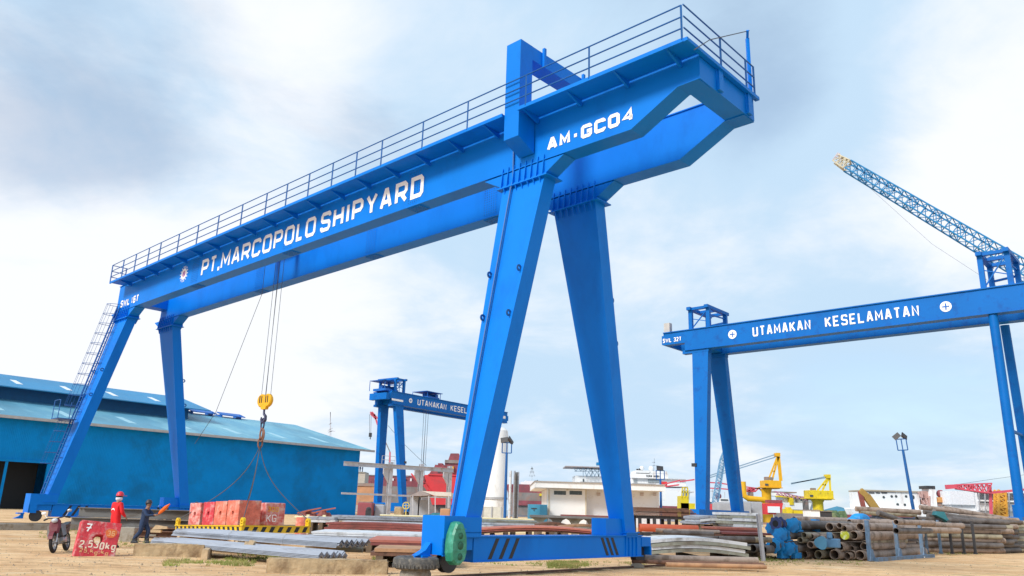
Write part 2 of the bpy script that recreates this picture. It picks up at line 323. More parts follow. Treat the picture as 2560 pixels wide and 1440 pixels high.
def stroke(mb, pts, t, fn, d0, d1, m=0):
    closed = pts[0] == pts[-1]; q = [Vector(p) for p in (pts[:-1] if closed else pts)]; n = len(q); Lf = []; Rt = []
    for i in range(n):
        a = q[i-1] if (i > 0 or closed) else None; c = q[(i+1) % n] if (i < n-1 or closed) else None
        d1_ = (q[i]-a).normalized() if a else None; d2_ = (c-q[i]).normalized() if c else None
        e = Vector((0, 0))
        if not d1_: d1_ = d2_; e = -d2_*t*.5 if False else Vector((0, 0))
        if not d2_: d2_ = d1_
        n1 = Vector((-d1_.y, d1_.x)); n2 = Vector((-d2_.y, d2_.x)); nn = n1+n2
        if nn.length < .2: nn = n1
        nn.normalize(); k = min(1.42, 1/max(.3, nn.dot(n1)))
        Lf.append(q[i]+nn*k*t/2); Rt.append(q[i]-nn*k*t/2)
    for i in range(n if closed else n-1):
        j = (i+1) % n; quad = [Lf[i], Lf[j], Rt[j], Rt[i]]
        mb.loft([[fn(p.x, p.y, d0) for p in quad], [fn(p.x, p.y, d1) for p in quad]], m)
def text(mb, s, fn, x0, x1, y0, h, t, narrow={'I': .35, '.': .3, ' ': .55, '1': .45, '-': .55}, gap=.32, m=0, depth=.003, jit=0, base=.009):
    ws = [narrow.get(c, 1.0) for c in s]; tot = sum(ws)+gap*(len(s)-1); k = (x1-x0)/tot; x = x0
    for c, w in zip(s, ws):
        W_ = w*k; dy = random.uniform(-jit, jit)*h
        if c == '.': mb.loft([[fn(x+a*t*1.2+W_*.2, y0+b*t*1.2+dy, d) for a, b in ((0, 0), (1, 0), (1, 1), (0, 1))] for d in (base, base+depth)], m)
        elif c != ' ':
            for i, pl in enumerate(GL[c]):
                pp = [(x+t/2+px*(W_-t), y0+t/2+py*(h-t)+dy) for px, py in pl]
                stroke(mb, pp, t, fn, base, base+depth+.0015*i, m)
        x += W_+gap*k
    return mb
# ------------------------------------------------------------------ main gantry crane: local x along the rails, y along the girders (near end to far end)
V1, WT, V2 = 2.262, .501, 4.733
UE, UF = -5.69, 31.2
WB, WT_ = 11.62, 13.114
crane = thing('gantry_crane', 'large bright blue gantry crane with white shipyard lettering on its twin girders', 'crane', (OX, OY, 0), YAW)
def cam_bow(u): return .07*(1-((u-13)/19.0)**2) if UE < u < UF else 0
def girder(x0, x1, front):
    g = MB()
    seg = [UE, -5.08, -3.605]+[UF*k/24 for k in range(0, 24)]+[30.2, UF]
    seg = sorted(set([s for s in seg if s >= UE]))
    def bot(u):
        if u <= -5.08: return 12.364
        if u <= -3.605: return 12.364+(WB-12.364)*(u+5.08)/1.475
        return WB+cam_bow(u)*.8
    g.loft([[(x0, u, bot(u)), (x1, u, bot(u)), (x1, u, WT_+cam_bow(u)), (x0, u, WT_+cam_bow(u))] for u in seg])
    for a, b in zip(seg[:-1], seg[1:]):      # flanges stand proud of the web plates
        g.loft([[(x0-.045, u, bot(u)-.022), (x1+.045, u, bot(u)-.022), (x1+.045, u, bot(u)+.004), (x0-.045, u, bot(u)+.004)] for u in (a, b)])
        g.loft([[(x0-.045, u, WT_+cam_bow(u)-.003), (x1+.045, u, WT_+cam_bow(u)-.003), (x1+.045, u, WT_+cam_bow(u)+.03), (x0-.045, u, WT_+cam_bow(u)+.03)] for u in (a, b)])
    o = g.build('girder', BLUE, crane)
    for us in ((5.5, 13.6, 21.9) if front else (4.2, 11.2, 20.2)):
        p = MB(); z0, z1 = WB+.1+cam_bow(us)*.8, WT_-.12
        xs = x0-.005; p.box(xs, x0+.01, us-.34, us+.34, z0, z1)
        for i in range(6):
            for k in range(13):
                yy = us-.28+i*.112; zz = z0+.06+k*(z1-z0-.12)/12
                p.cbox((xs-.003, yy, zz), (.014, .035, .035), 1)
        p.box(x0+.03, x1-.03, us-.34, us+.34, bot(us)-.045, bot(us)-.02)
        for i in range(6):
            for k in range(5): p.cbox((x0+.08+k*.085, us-.28+i*.112, bot(us)-.05), (.04, .04, .02), 1)
        p.build('splice_plate', [BLUE, BLUE2], o)
    return o
gf = girder(V1, V1+WT, True); gr = girder(V2, V2+WT, False)
def onface(x):                                # lettering on the front web: s runs towards the viewer's right
    return lambda s, t, d: (x-d, -s, t)
fn = onface(V1-.004)
tx = MB(); text(tx, 'PT.MARCOPOLO', fn, -21.2, -11.55, 11.93, .83, .15, narrow={'T': .8, '.': .2, 'I': .3, 'M': 1.15, 'L': .68, 'P': .95}, gap=.24)
tx.build('lettering', WHITE, gf)
tx = MB(); text(tx, 'SHIPYARD', fn, -11.2, -5.0, 11.92, .83, .16, narrow={'I': .28, 'Y': 1.0}, gap=.26)
tx.build('lettering', WHITE, gf)
tx = MB(); text(tx, 'AM-GC04', fn, .60, 3.70, 11.86, .42, .11, narrow={'-': .6}, gap=.2)
tx.build('lettering', WHITE, gf)
tx = MB(); text(tx, 'SWL 16T', fn, -30.7, -28.3, 11.84, .40, .09, gap=.25, narrow={'1': .4, ' ': .3, 'W': 1.4})
tx.build('lettering', WHITE, gf)
lg = MB(); LC = (23.1, 12.42)
def disc(mb, r0, r1, m, d, n=40, c=LC, x=V1):
    for k in range(n):
        a, b = 2*math.pi*k/n, 2*math.pi*(k+1)/n
        mb.loft([[(x-dd, c[0]+r*math.cos(t), c[1]+r*math.sin(t)) for r, t in ((r0, a), (r1, a), (r1, b), (r0, b))] for dd in (.003, d)], m)
disc(lg, .0, .17, 1, .008); disc(lg, .17, .29, 0, .010)
for k in range(14):
    a = 2*math.pi*k/14
    q = [(.33, -.09), (.33, .09), (.42, .06), (.42, -.06)]
    lg.loft([[(V1-dd, LC[0]+r*math.cos(a+t), LC[1]+r*math.sin(a+t)) for r, t in q] for dd in (.003, .010)], 0)
stroke(lg, [(-.09, -.09), (-.09, .09), (.09, -.09), (.09, .09)], .04, lambda s, t, d: (V1-d, LC[0]-s, LC[1]+t), .009, .014, 2)
lg.build('round_emblem', [WHITE, MAT('emblem_pink', (.62, .30, .45)), MAT('emblem_purple', (.12, .06, .40))], gf)
eb = MB()                                    # cross beams joining both girders at each end
eb.box(V1+WT+.002, V2-.002, UE+.004, -5.1, 12.368, 13.11)
eb.box(V1-.01, V2+WT+.01, UE-.03, UE-.002, 12.36, 13.118)
for v in (V1+.85, V2+.02): eb.box(v, v+.22, UE-.12, UE-.031, 12.40, 13.05, 0)
eb.build('end_cross_beam', BLUE, crane)
eb = MB(); eb.box(V1+WT+.002, V2-.002, 30.4, 31.19, 12.2, 13.05); eb.build('end_cross_beam', BLUE, crane)
def leg(near, front):
    fy = (lambda u: u) if near else (lambda u: 30.6-u)
    dz = 0 if near else .28
    if front: xt0, xb0 = V1, 0.0
    else: xt0, xb0 = V2, 6.963
    l = MB()
    l.loft([[(x, fy(u), z) for x, u in ((xb0, 0), (xb0+.533, 0), (xb0+.533, .528), (xb0, .528))] for z in (.9+dz,)]
           +[[(xt0, fy(-.5), 11.1), (xt0+WT, fy(-.5), 11.1), (xt0+WT, fy(1.19), 11.1), (xt0, fy(1.19), 11.1)]])
    l.box(xb0-.04, xb0+.573, *sorted((fy(-.05), fy(.578))), .90+dz, 1.02+dz)
    l.box(xb0-.07, xb0+.60, *sorted((fy(-.10), fy(.62))), 1.02+dz, 1.05+dz)
    o = l.build('leg', BLUE, crane)
    b = MB()                                  # bracket, head plate and stiffeners
    b.prism([(fy(-.55), 11.20), (fy(1.25), 11.20), (fy(2.0), 11.60), (fy(-1.25), 11.60)], 'x', xt0-.012, xt0+WT+.012)
    b.box(xt0-.12, xt0+WT+.12, *sorted((fy(-.68), fy(1.36))), 11.10, 11.135)
    b.box(xt0-.06, xt0+WT+.06, *sorted((fy(-.60), fy(1.28))), 11.136, 11.20)
    for k in range(8):
        uu = -.50+k*.24
        for side in (xt0-.012, xt0+WT+.012):
            s_ = -1 if side < xt0+.2 else 1
            b.prism([(side, 11.136), (side+s_*.11, 11.136), (side+s_*.03, 11.80), (side, 11.80)], 'y', *sorted((fy(uu-.012), fy(uu+.012))))
            if k < 7: b.prism([(side+s_*-.004, 11.10), (side+s_*.10, 11.10), (side+s_*.01, 10.84), (side-s_*.02, 10.84)], 'y', *sorted((fy(uu+.108), fy(uu+.132))))
    b.build('leg_bracket', BLUE, o)
    for zz in (8.15, 6.8):                    # lifting lugs welded along the outer edge
        t = (zz-.9-dz)/(11.1-.9-dz)
        x = (xb0+(xt0-xb0)*t) if front else (xb0+.533+(xt0+WT-xb0-.533)*t)
        for uu in ((.528+(1.19-.528)*t)-.1, (-.5*t)+.1):
            lm = MB(); lm.lathe([(.045, -.015), (.10, -.015), (.10, .015), (.045, .015)], 12, c=(x-.07 if front else x+.07, fy(uu), zz), axis='y', closed=True)
            lm.build('lifting_lug', BLUE3, o)
    return o
legs = [leg(n_, f_) for n_ in (True, False) for f_ in (True, False)]
cd = MB(); cd.tube([(V1-.05, .74, 13.0), (V1-.05, .72, 11.3), (V1-.10, .76, 11.0), (.02, .40, 1.3)], .03, 6); cd.build('cable_conduit', BLUE3, crane)
def sill(near):
    dz = 0 if near else .28; y0 = 0.0 if near else 30.6-.5
    s = MB(); s.box(.44, 7.79, y0, y0+.5, .352+dz, .93+dz)
    s.box(.40, 7.83, y0-.05, y0+.55, .93+dz, .955+dz); s.box(.40, 7.83, y0-.05, y0+.55, .33+dz, .353+dz)
    for v in (6.93, 7.1, 7.3, 7.5): s.box(v, v+.02, y0-.04, y0, .354+dz, .929+dz)
    for (v0, sl) in ((.95, .28), (1.35, .28), (1.72, .28), (5.95, -.28), (6.20, -.28), (6.45, -.28)):
        s.loft([[(v0+a+(sl*c), yy, .39+dz+c*.50) for a, c in ((0, 0), (.13, 0), (.13, 1), (0, 1))] for yy in (y0-.006, y0+.002)], 1)
    o = s.build('sill_beam', [BLUE, BLACK], crane)
    for v, sg in ((-.1, -1), (7.6, 1)):        # end trucks and wheels
        t = MB()
        if sg < 0:
            t.box(-.66, .02, y0-.10, y0+.70, .90+dz, 1.42+dz); t.box(.02, .60, y0-.10, y0+.0, .93+dz, 1.40+dz)
            t.box(-.66, -.61, y0-.10, y0+.70, .52+dz, .90+dz); t.box(-.60, .40, y0+.0, y0+.06, .62+dz, .90+dz); t.box(-.60, .40, y0+.55, y0+.62, .62+dz, .90+dz)
            t.box(-.66, -.30, y0-.10, y0-.05, .5+dz, .9+dz)
        else:
            t.box(7.79, 8.30, y0-.02, y0+.52, .62+dz, .90+dz); t.box(6.05, 6.95, y0+.08, y0+.62, .957+dz, 1.44+dz)
            t.box(8.22, 8.27, y0-.06, y0+.56, .36+dz, .62+dz)
        t.build('end_truck', BLUE, o)
        w = MB(); c = (-.18 if sg < 0 else 8.0, y0+.28, .36+dz)
        w.lathe([(.0, -.10), (.27, -.10), (.27, -.07), (.23, -.07), (.23, .07), (.27, .07), (.27, .10), (0, .10)], 28, c=c, axis='y'); w.build('travel_wheel', DARK, o, smooth=True)
        if sg < 0:
            w = MB(); w.lathe([(0, -.16), (.11, -.16), (.13, -.1), (.13, .2), (.10, .24), (0, .24)], 18, c=(-.40, y0+.25, .66+dz), axis='x'); w.build('drive_motor', DARK, o, smooth=True)
            bm_ = MB(); bm_.prism([(-.70, .50), (-.70, .80), (-.86, .62), (-1.12, .50)], 'y', y0+.30, y0+.50); bm_.box(-1.0, -.7, y0+.24, y0+.56, .44+dz, .5+dz); 
            bm_.build('buffer_bracket', BLUE, o)
    if near:
        gz = MB(); prof = [(0, .50), (.10, .47), (.22, .20), (.25, .0), (.25, -.22), (.20, -.40), (.08, -.49), (-.08, -.49), (-.20, -.40), (-.25, -.22), (-.25, .0), (-.22, .20), (-.10, .47)]
        rings = [[(-.37+x*k, yy, .80+z*k) for x, z in prof] for yy, k in ((y0-.11, 1.0), (y0-.30, 1.0), (y0-.36, .90))]
        gz.loft(rings)
        for zz, r in ((.17, .055), (-.05, .075), (-.30, .06)): gz.lathe([(0, -.03), (r*.6, -.03), (r, -.015), (r+.02, .0)], 16, 1, c=(-.35, y0-.365, .80+zz), axis='y')
        for zz in (.32, .06, -.18): gz.box(-.55, -.19, y0-.375, y0-.355, .80+zz, .815+zz, 0)
        gz.build('gear_guard', [GREEN, MAT('guard_recess', (.015, .10, .06), .7)], o)
sill(True); sill(False)
# portal frame over the near legs
pf = MB()
for x0, x1 in ((1.50, 2.05), (V2+WT+.2, V2+WT+.75)):
    front = x0 < 3
    if front: pf.prism([(x0, 15.52), (x0, 12.27), (V1-.047, 11.95), (V1-.047, 12.95), (x1, 13.18), (x1, 15.52)], 'y', -.11, .48)
    else: pf.prism([(V2+WT+.047, 12.95), (V2+WT+.047, 11.95), (x1, 12.27), (x1, 15.52), (x0, 15.52), (x0, 13.18)], 'y', -.11, .48)
pf.box(2.05, V2+WT+.2, -.11, .48, 15.05, 15.515)
for v in (2.5, 4.5): pf.box(v, v+.10, -.20, -.111, 14.98, 15.66)
pf.build('portal_frame', BLUE, crane)
# walkway along the front girder with brackets, and railings
wk = MB(); WV0 = 1.41
for a, b in ((-5.75, -.13), (-.13, .50), (.50, 30.5)):
    x0_ = WV0 if (a, b) != (-.13, .50) else 2.06
    n_ = max(1, int((b-a)/1.3))
    for k in range(n_):
        u0, u1 = a+(b-a)*k/n_, a+(b-a)*(k+1)/n_; z0, z1 = 13.06+cam_bow(u0), 13.06+cam_bow(u1)
        wk.loft([[(x0_, u0, z0), (2.17, u0, z0), (2.17, u0, z0+.035), (x0_, u0, z0+.035)], [(x0_, u1, z1), (2.17, u1, z1), (2.17, u1, z1+.035), (x0_, u1, z1+.035)]])
    if x0_ == WV0: 
        for k in range(n_):
            u0, u1 = a+(b-a)*k/n_, a+(b-a)*(k+1)/n_
            wk.loft([[(x0_-.012, u, 13.0+cam_bow(u)), (x0_+.04, u, 13.0+cam_bow(u)), (x0_+.04, u, 13.11+cam_bow(u)), (x0_-.012, u, 13.11+cam_bow(u))] for u in (u0, u1)])
for k in range(22):
    u = -5.2+k*1.65; z = 13.055+cam_bow(u)
    if abs(u-.2) < .4: continue
    wk.prism([(WV0+.10, z), (V1-.05, z), (V1-.05, z-.20), (V1-.10, z-.20)], 'y', u-.03, u+.03)
wk.box(WV0, V2+WT+.1, -5.87, -5.74, 13.0, 13.098)
wk.build('walkway', BLUE, crane)
rl = MB()
posts = [30.45, 28.9, 27.3, 25.7, 24.32, 22.3, 20.3, 18.32, 16.2, 14.18, 12.6, 11.0, 9.41, 7.9, 6.41, 4.2, 2.03, -.45, -2.8, -5.72]
for u in posts: rl.bar((WV0, u, 13.06+cam_bow(u)), (WV0, u, 14.06+cam_bow(u)), .045)
for h in (1.0, .66, .33):
    rl.tube([(WV0, u, 13.06+cam_bow(u)+h) for u in posts], .022, 6)
    rl.tube([(WV0, -5.78, 13.06+h), (V2+WT, -5.78, 13.06+h)], .022, 6)
    rl.tube([(WV0, 30.45, 13.06+h), (V1-.05, 30.45, 13.06+h)], .022, 6)
for v in (3.3, 4.75, V2+WT): rl.bar((v, -5.78, 13.0), (v, -5.78, 14.06), .045)
rl.bar((V1-.1, 30.45, 13.06), (V1-.1, 30.45, 14.06), .045)
rl.build('railing', BLUE3, crane)
cp = MB(); cp.bar((V2+WT+.02, -5.65, 12.9), (V2+WT+.02, -5.65, 15.05), .09); cp.bar((V2+WT+.02, -5.65, 15.05), (V2+WT-.15, -5.75, 15.2), .07); cp.build('cable_post', BLUE, crane)
cp = MB(); cp.tube([(1.6, -5.95, 12.78), (2.6, -5.85, 13.6), (5.3, -5.70, 15.32)], .014, 6); cp.build('slack_cable', ROPE, crane)
tb = MB(); tb.box(4.0, 4.65, 16.9, 18.5, 13.30, 13.749); tb.prism([(3.9, 13.75), (4.7, 13.75), (4.7, 14.0), (4.3, 14.3), (3.9, 14.0)], 'y', 16.8, 18.6)
tb.box(2.55, 4.95, 16.7, 17.0, 13.145, 13.30); tb.box(2.55, 4.95, 18.4, 18.7, 13.145, 13.30)
for y in (15.9, 16.3): tb.bar((2.7, y, 13.15), (2.7, y, 13.9), .04)
tb.bar((2.7, 15.9, 13.9), (2.7, 16.6, 13.9), .04)
trolley = tb.build('hoist_trolley', BLUE, crane)
wl = MB()
for (x, y) in ((V1-.04, .52), (V1-.04, -.15), ): pass
HK = (3.75, 16.55)
rp = MB()
for dx, dy in ((-.02, .33), (.03, .09), (-.03, -.06), (.02, -.36)): rp.tube([(HK[0]+dx, HK[1]+dy, 6.0), (HK[0]+dx*2, HK[1]+dy*.8+.12, 13.3)], .011, 5)
rp.build('hoist_ropes', ROPE, crane)
rp = MB(); rp.tube([(3.75, 17.95, 13.1), (3.75, 17.92, 10.87), (3.75, 20.9, 5.62), (3.75, 22.6, 4.2)], .012, 5); rp.build('trailing_rope', ROPE, crane)
# ladder with safety cage up the far front leg
ld = MB()
def lad(z):
    t = (z-1.18)/(11.1-1.18); return (0.0+V1*t-.22, 30.6-.528+(-1.19+.528)*(-t)*1.0+.30-0*.2, z)
def ladp(z, dx=0, dy=0):
    t = (z-1.18)/(11.1-1.18); return (V1*t-.20+dx, 30.30+.55*t+dy, z)
for dy in (-.2, .2): ld.bar(ladp(1.5, 0, dy), ladp(13.0, 0, dy), .05)
z = 1.7
while z < 12.9: ld.bar(ladp(z, 0, -.2), ladp(z, 0, .2), .025); z += .28
for z in (3.5, 5.9, 8.6, 10.4, 11.9):
    for dy in (-.2, .2): ld.bar(ladp(z, 0, dy), ladp(z, .24, dy*.8-.15), .03)
ladder = ld.build('access_ladder', BLUE3, crane)
cg = MB()
def hoop(z, sx=.62):
    pts = [ladp(z, -sx*math.sin(math.pi*k/10), .34*math.cos(math.pi*k/10)+.12*math.sin(math.pi*k/10)) for k in range(11)]
    cg.tube(pts, .014, 5)
zs = [3.2, 3.75, 4.3, 4.85, 5.4]+[6.2+.58*k for k in range(11)]
for z in zs: hoop(z)
for k in (1, 3, 5, 7, 9):
    f_ = lambda z: ladp(z, -.62*math.sin(math.pi*k/10), .34*math.cos(math.pi*k/10)+.12*math.sin(math.pi*k/10))
    cg.tube([f_(6.2), f_(zs[-1])], .009, 4); cg.tube([f_(3.2 if k > 2 else 4.3), f_(5.4)], .009, 4)
cg.box(ladp(5.5)[0]-.9, ladp(5.5)[0], 30.0, 30.95, 5.44, 5.48)
for a, b in ((-.88, 30.05), (-.88, 30.9), (-.05, 30.95)): cg.bar((ladp(5.5)[0]+a, b, 5.48), (ladp(5.5)[0]+a, b, 6.4), .03)
cg.tube([(ladp(5.5)[0]-.88, 30.05, 6.4), (ladp(5.5)[0]-.88, 30.9, 6.4)], .018, 5); cg.tube([(ladp(5.5)[0]-.88, 30.05, 5.95), (ladp(5.5)[0]-.88, 30.9, 5.95)], .015, 5)
cg.build('ladder_cage', BLUE3, ladder)
# rail footing under the wheels
def W_(v, u, z): return Vector((OX+v*math.cos(YAW)-u*math.sin(YAW), OY+v*math.sin(YAW)+u*math.cos(YAW), z))
for u0, dz, nm in ((.28, 0, 'crane rail on timber blocks under the near sill of the big crane'), (30.35, .28, 'pale concrete rail footing under the far legs of the big crane')):
    t = thing('crane_rail', nm, 'rail', W_(0, u0, -.02), YAW)
    r_ = MB(); v0, v1_ = (-9, 30) if dz else (-1.0, 14)
    r_.box(v0, v1_, -.06, .06, .02+dz if dz else .0, .05+dz); r_.build('rail_head', RUST, t)
    if dz:
        r_ = MB(); r_.box(-9, 30, -.5, .5, -.2, .30); r_.build('footing', CONC, t, bevel=.03)
    else:
        for k in range(9):
            r_ = MB(); r_.box(-.6+k*1.3, -.6+k*1.3+.32, -.35, .35, -.08, .0+.01*(k % 3)); r_.build('sleeper', CONCT, t)
# hook block hanging from the ropes
hb = thing('hook_block', 'yellow twin sheave hook block hanging on wire ropes', 'hook block', W_(HK[0], HK[1], 5.85), YAW+R(8)); hb.scale = (.9, .9, 1.0)
for sx in (-.22, .22):
    s = MB(); s.lathe([(.0, -.10), (.25, -.10), (.29, -.05), (.29, .05), (.25, .10), (0, .10)], 20, c=(0, sx, .0), axis='x')
    so = s.build('sheave_housing', YELO, hb, smooth=True); so.location = (0, 0, 0)
    s2 = MB(); 
    for k in (-1, 1): s2.cbox((-.105, sx+k*.07, .05), (.02, .05, .3))
    s2.build('housing_slot', BLACK, so)
s = MB(); s.prism([(-.30, .0), (.30, .0), (.16, -.38), (-.16, -.38)], 'x', -.09, .09); s.build('cross_head', YELO, hb)
s = MB(); s.tube([(0, 0, -.36), (0, 0, -.5), (0, -.02, -.58), (0, -.15, -.68), (0, -.16, -.82), (0, -.05, -.93), (0, .08, -.92), (0, .16, -.80), (0, .15, -.70)], [.05, .05, .06, .07, .075, .075, .065, .05, .025], 10); s.build('hook', HOOKM, hb, smooth=True)
sl = thing('chain_sling', 'rusty shackles and dark slings running from the hook to the test load frame', 'sling', W_(HK[0], HK[1], 5.0), YAW)
def ring(c, rx, rz, r, ax):
    pts = [(c[0]+(rx*math.cos(a) if ax == 'x' else 0), c[1]+(rx*math.cos(a) if ax == 'y' else 0), c[2]+rz*math.sin(a)) for a in [2*math.pi*k/16 for k in range(17)]]
    return MB().tube(pts, r, 6)
for i, (dz, ax, rx, rz, mt) in enumerate(((-.16, 'y', .12, .24, HOOKM), (-.55, 'y', .11, .22, RUSTC), (-.62, 'y', .17, .26, RUSTC), (-.95, 'x', .10, .22, RUSTC))):
    o = ring((0, (0, 0, -.05, .02)[i], dz), rx, rz, .035, ax).build('shackle', mt, sl, smooth=True)
sp = []
# ------------------------------------------------------------------ test load: tilted frame with red concrete blocks
FRT = (R(-1.7), 0, YAW)
FO = W_(1.95, 14.05, .47)
FM = Matrix.Translation(FO) @ Matrix.Rotation(YAW, 4, 'Z') @ Matrix.Rotation(R(-1.7), 4, 'X')
fr = thing('load_frame', 'yellow lifting frame with black hazard bars carrying the red concrete blocks', 'lifting frame', FO, FRT)
f = MB(); LV, LU = 3.0, 5.5
for (x0, x1, y0, y1) in ((0, LV, 0, .12), (0, LV, LU-.12, LU), (0, .12, .121, LU-.121), (LV-.12, LV, .121, LU-.121), (.121, LV-.121, 1.8, 1.95), (.121, LV-.121, 3.6, 3.75)):
    f.box(x0, x1, y0, y1, .0, .235); f.box(x0-.03, x1+.03, y0-.03, y1+.03, .236, .275)
for k in range(8):
    x = .05+k*.37
    f.loft([[(x+.10*c, y, .02+c*.2), (x+.10*c+.17, y, .02+c*.2)] [::1]+[(x+.10*c+.17, y+.004, .02+c*.2), (x+.10*c, y+.004, .02+c*.2)] for c in (0, 1) for y in (-.006,)], 1)
for k in range(15):
    y = .12+k*.36
    f.loft([[(-.006, y+.10*c, .02+c*.2), (-.006, y+.10*c+.17, .02+c*.2), (-.002, y+.10*c+.17, .02+c*.2), (-.002, y+.10*c, .02+c*.2)] for c in (0, 1)], 1)
f.build('frame_beams', [YEL, BLACK], fr)
for x, y in ((.06, .06), (LV-.06, .06), (.06, LU-.06), (LV-.06, LU-.06)):
    l = MB(); l.lathe([(.05, -.05), (.13, -.05), (.13, .05), (.05, .05)], 14, c=(x, y, .44), axis='x', closed=True); l.box(x-.05, x+.05, y-.12, y+.12, .276, .36); l.build('lifting_lug', YEL, fr)
for dx, dy in ((.4, .3), (2.4, .3), (.4, 5.0), (2.4, 5.0)):
    pass
for i, (dx, dy) in enumerate(((.9, .4), (2.2, 3.0), (.9, 4.9))):
    c = FM @ Vector((dx, dy, 0)); s = MB(); h = c.z-.02
    s.box(-1.0, 1.0, -.12, .12, -.05, h/2); s.box(-.9, .9, -.1, .1, h/2+.004, h-.005)
    tag(s.build('timber_support', WOOD, loc=(c.x, c.y, 0), rot=YAW), ('stacked timber support under the near end of the yellow frame', 'stacked timber support under the middle of the yellow frame', 'stacked timber support under the far end of the yellow frame')[i], 'timber')
def sq(a, w, h):
    c, s = math.cos(a), math.sin(a); k = 1/max(abs(c), abs(s)); return c*k*w/2, s*k*h/2
def holed(w, h, d, r, n=24):      # block in x-z with a hole along y
    mb = MB(); rings = []
    for k in range(n):
        a = 2*math.pi*(k+.5*0)/n+math.pi/4; X, Z = sq(a, w, h)
        rr = r*(1+.25*mnoise.noise((math.cos(a)*2, math.sin(a)*2, w)))
        mx, mz = X*.6+rr*math.cos(a)*.4, Z*.6+rr*math.sin(a)*.4
        rings.append([(X, 0, Z+h/2), (X, d, Z+h/2), (rr*math.cos(a), d, rr*math.sin(a)+h/2), (rr*.8*math.cos(a), d*.3, rr*.8*math.sin(a)+h/2), (rr*1.15*math.cos(a), 0, rr*1.15*math.sin(a)+h/2)])
    rings.append(rings[0]); return mb.loft(rings, cap=False)
BL = [(2.4, 15.2, 0, REDC3, 'salmon red concrete block at the near corner of the yellow frame, broad shaded side showing'), (2.4, 16.17, 1, REDC3, 'orange red holed concrete block, second along the row on the yellow frame'),
      (2.4, 17.14, 2, REDC, 'crimson holed concrete block, third along the row on the yellow frame'), (2.36, 18.2, 3, REDC2, 'whitish flaking red concrete block at the far end of the row on the yellow frame')]
for v, u, k, mt, lab in BL:
    b = holed(.95, .95-.02*k, .95, .07); dz = .275+.006
    o = b.build('concrete_block', mt, bevel=.03)
    o.matrix_world = FM @ Matrix.Translation((v-1.95-.02*k, u-14.05+.475, dz)) @ Matrix.Rotation(R(-90), 4, 'Z') @ Matrix.Rotation(R((-1, .8, -.6, 1.2)[k]), 4, 'Z')
    tag(o, lab, 'concrete block', 'red concrete blocks on the lifting frame')
b = MB(); b.box(-.47, .47, 0, .9, 0, .90); o = b.build('concrete_block', REDC2, bevel=.04)
o.matrix_world = FM @ Matrix.Translation((4.35-1.95, 15.75-14.05, .281)) @ Matrix.Rotation(R(2), 4, 'Z')
tag(o, 'blotchy red and white concrete block painted with the letters KG', 'concrete block', 'red concrete blocks on the lifting frame')
t = MB(); fnb = lambda s, z, d: (s, -d, z)
text(t, 'KG', fnb, -.40, .06, .16, .28, .03, jit=.08, base=.004, depth=.004); text(t, '300', fnb, -.38, .14, .55, .19, .028, jit=.12, base=.004, depth=.004, m=1)
t.build('painted_lettering', [WHITE, YELO], o)
# slings down to the frame corners
s = MB(); top = W_(HK[0], HK[1], 3.9)
iv = (Matrix.Translation(W_(HK[0], HK[1], 5.0)) @ Matrix.Rotation(YAW, 4, 'Z')).inverted()
for i, (x, y) in enumerate(((.06, .06), (LV-.06, .06), (.06, LU-.06), (LV-.06, LU-.06))):
    e = FM @ Vector((x, y, .5)); pts = []
    for k in range(13):
        q = k/12; p = top.lerp(e, q); p = Vector((p.x+(e.x-top.x)*-.20*math.sin(math.pi*q), p.y+(e.y-top.y)*-.20*math.sin(math.pi*q), max(p.z, e.z-.05))); pts.append(iv @ p)
    s.tube(pts, .018, 5)
s.build('sling_rope', ROPE, sl)
# free block number 7
b7 = holed(1.06, 1.0, .5, .13)
o = b7.build('concrete_block', REDC, bevel=.03); p = G(236, 1389)
o.matrix_world = Matrix.Translation((p.x, p.y, -.06)) @ Matrix.Rotation(R(34), 4, 'Z') @ Matrix.Rotation(R(-8), 4, 'X') @ Matrix.Rotation(R(5), 4, 'Y')
tag(o, 'leaning red concrete block numbered 7 with a hole and chalked weight, standing on the sand', 'concrete block')
t = MB(); fn7 = lambda s, z, d: (s, -d, z)
text(t, '7', fn7, -.40, -.24, .68, .24, .04, base=.004, depth=.004); t.box(-.38, -.25, -.009, -.004, .785, .815)
text(t, '2.530kg', fn7, -.46, .50, .25, .20, .035, gap=.3, jit=.14, base=.004, depth=.004, m=2)
text(t, '25.kg.kg', fn7, -.42, .34, .11, .11, .02, gap=.35, jit=.2, base=.004, depth=.004, m=1)
disc_ = []
t.loft([[(.30+.15*math.cos(a)*(1+.1*math.sin(3*a)), -d, .70+.14*math.sin(a)*(1+.12*math.cos(2*a))) for a in [2*math.pi*k/18 for k in range(18)]] for d in (.003, .006)], 3)
text(t, '36', fn7, .20, .40, .63, .14, .022, base=.007, depth=.004, m=1)
t.build('painted_lettering', [WHITE, MAT('chalk_orange', (.80, .45, .22), .9), MAT('chalk_cream', (.85, .72, .58), .9), MAT('orange_patch', (.74, .17, .05), .9)], o)
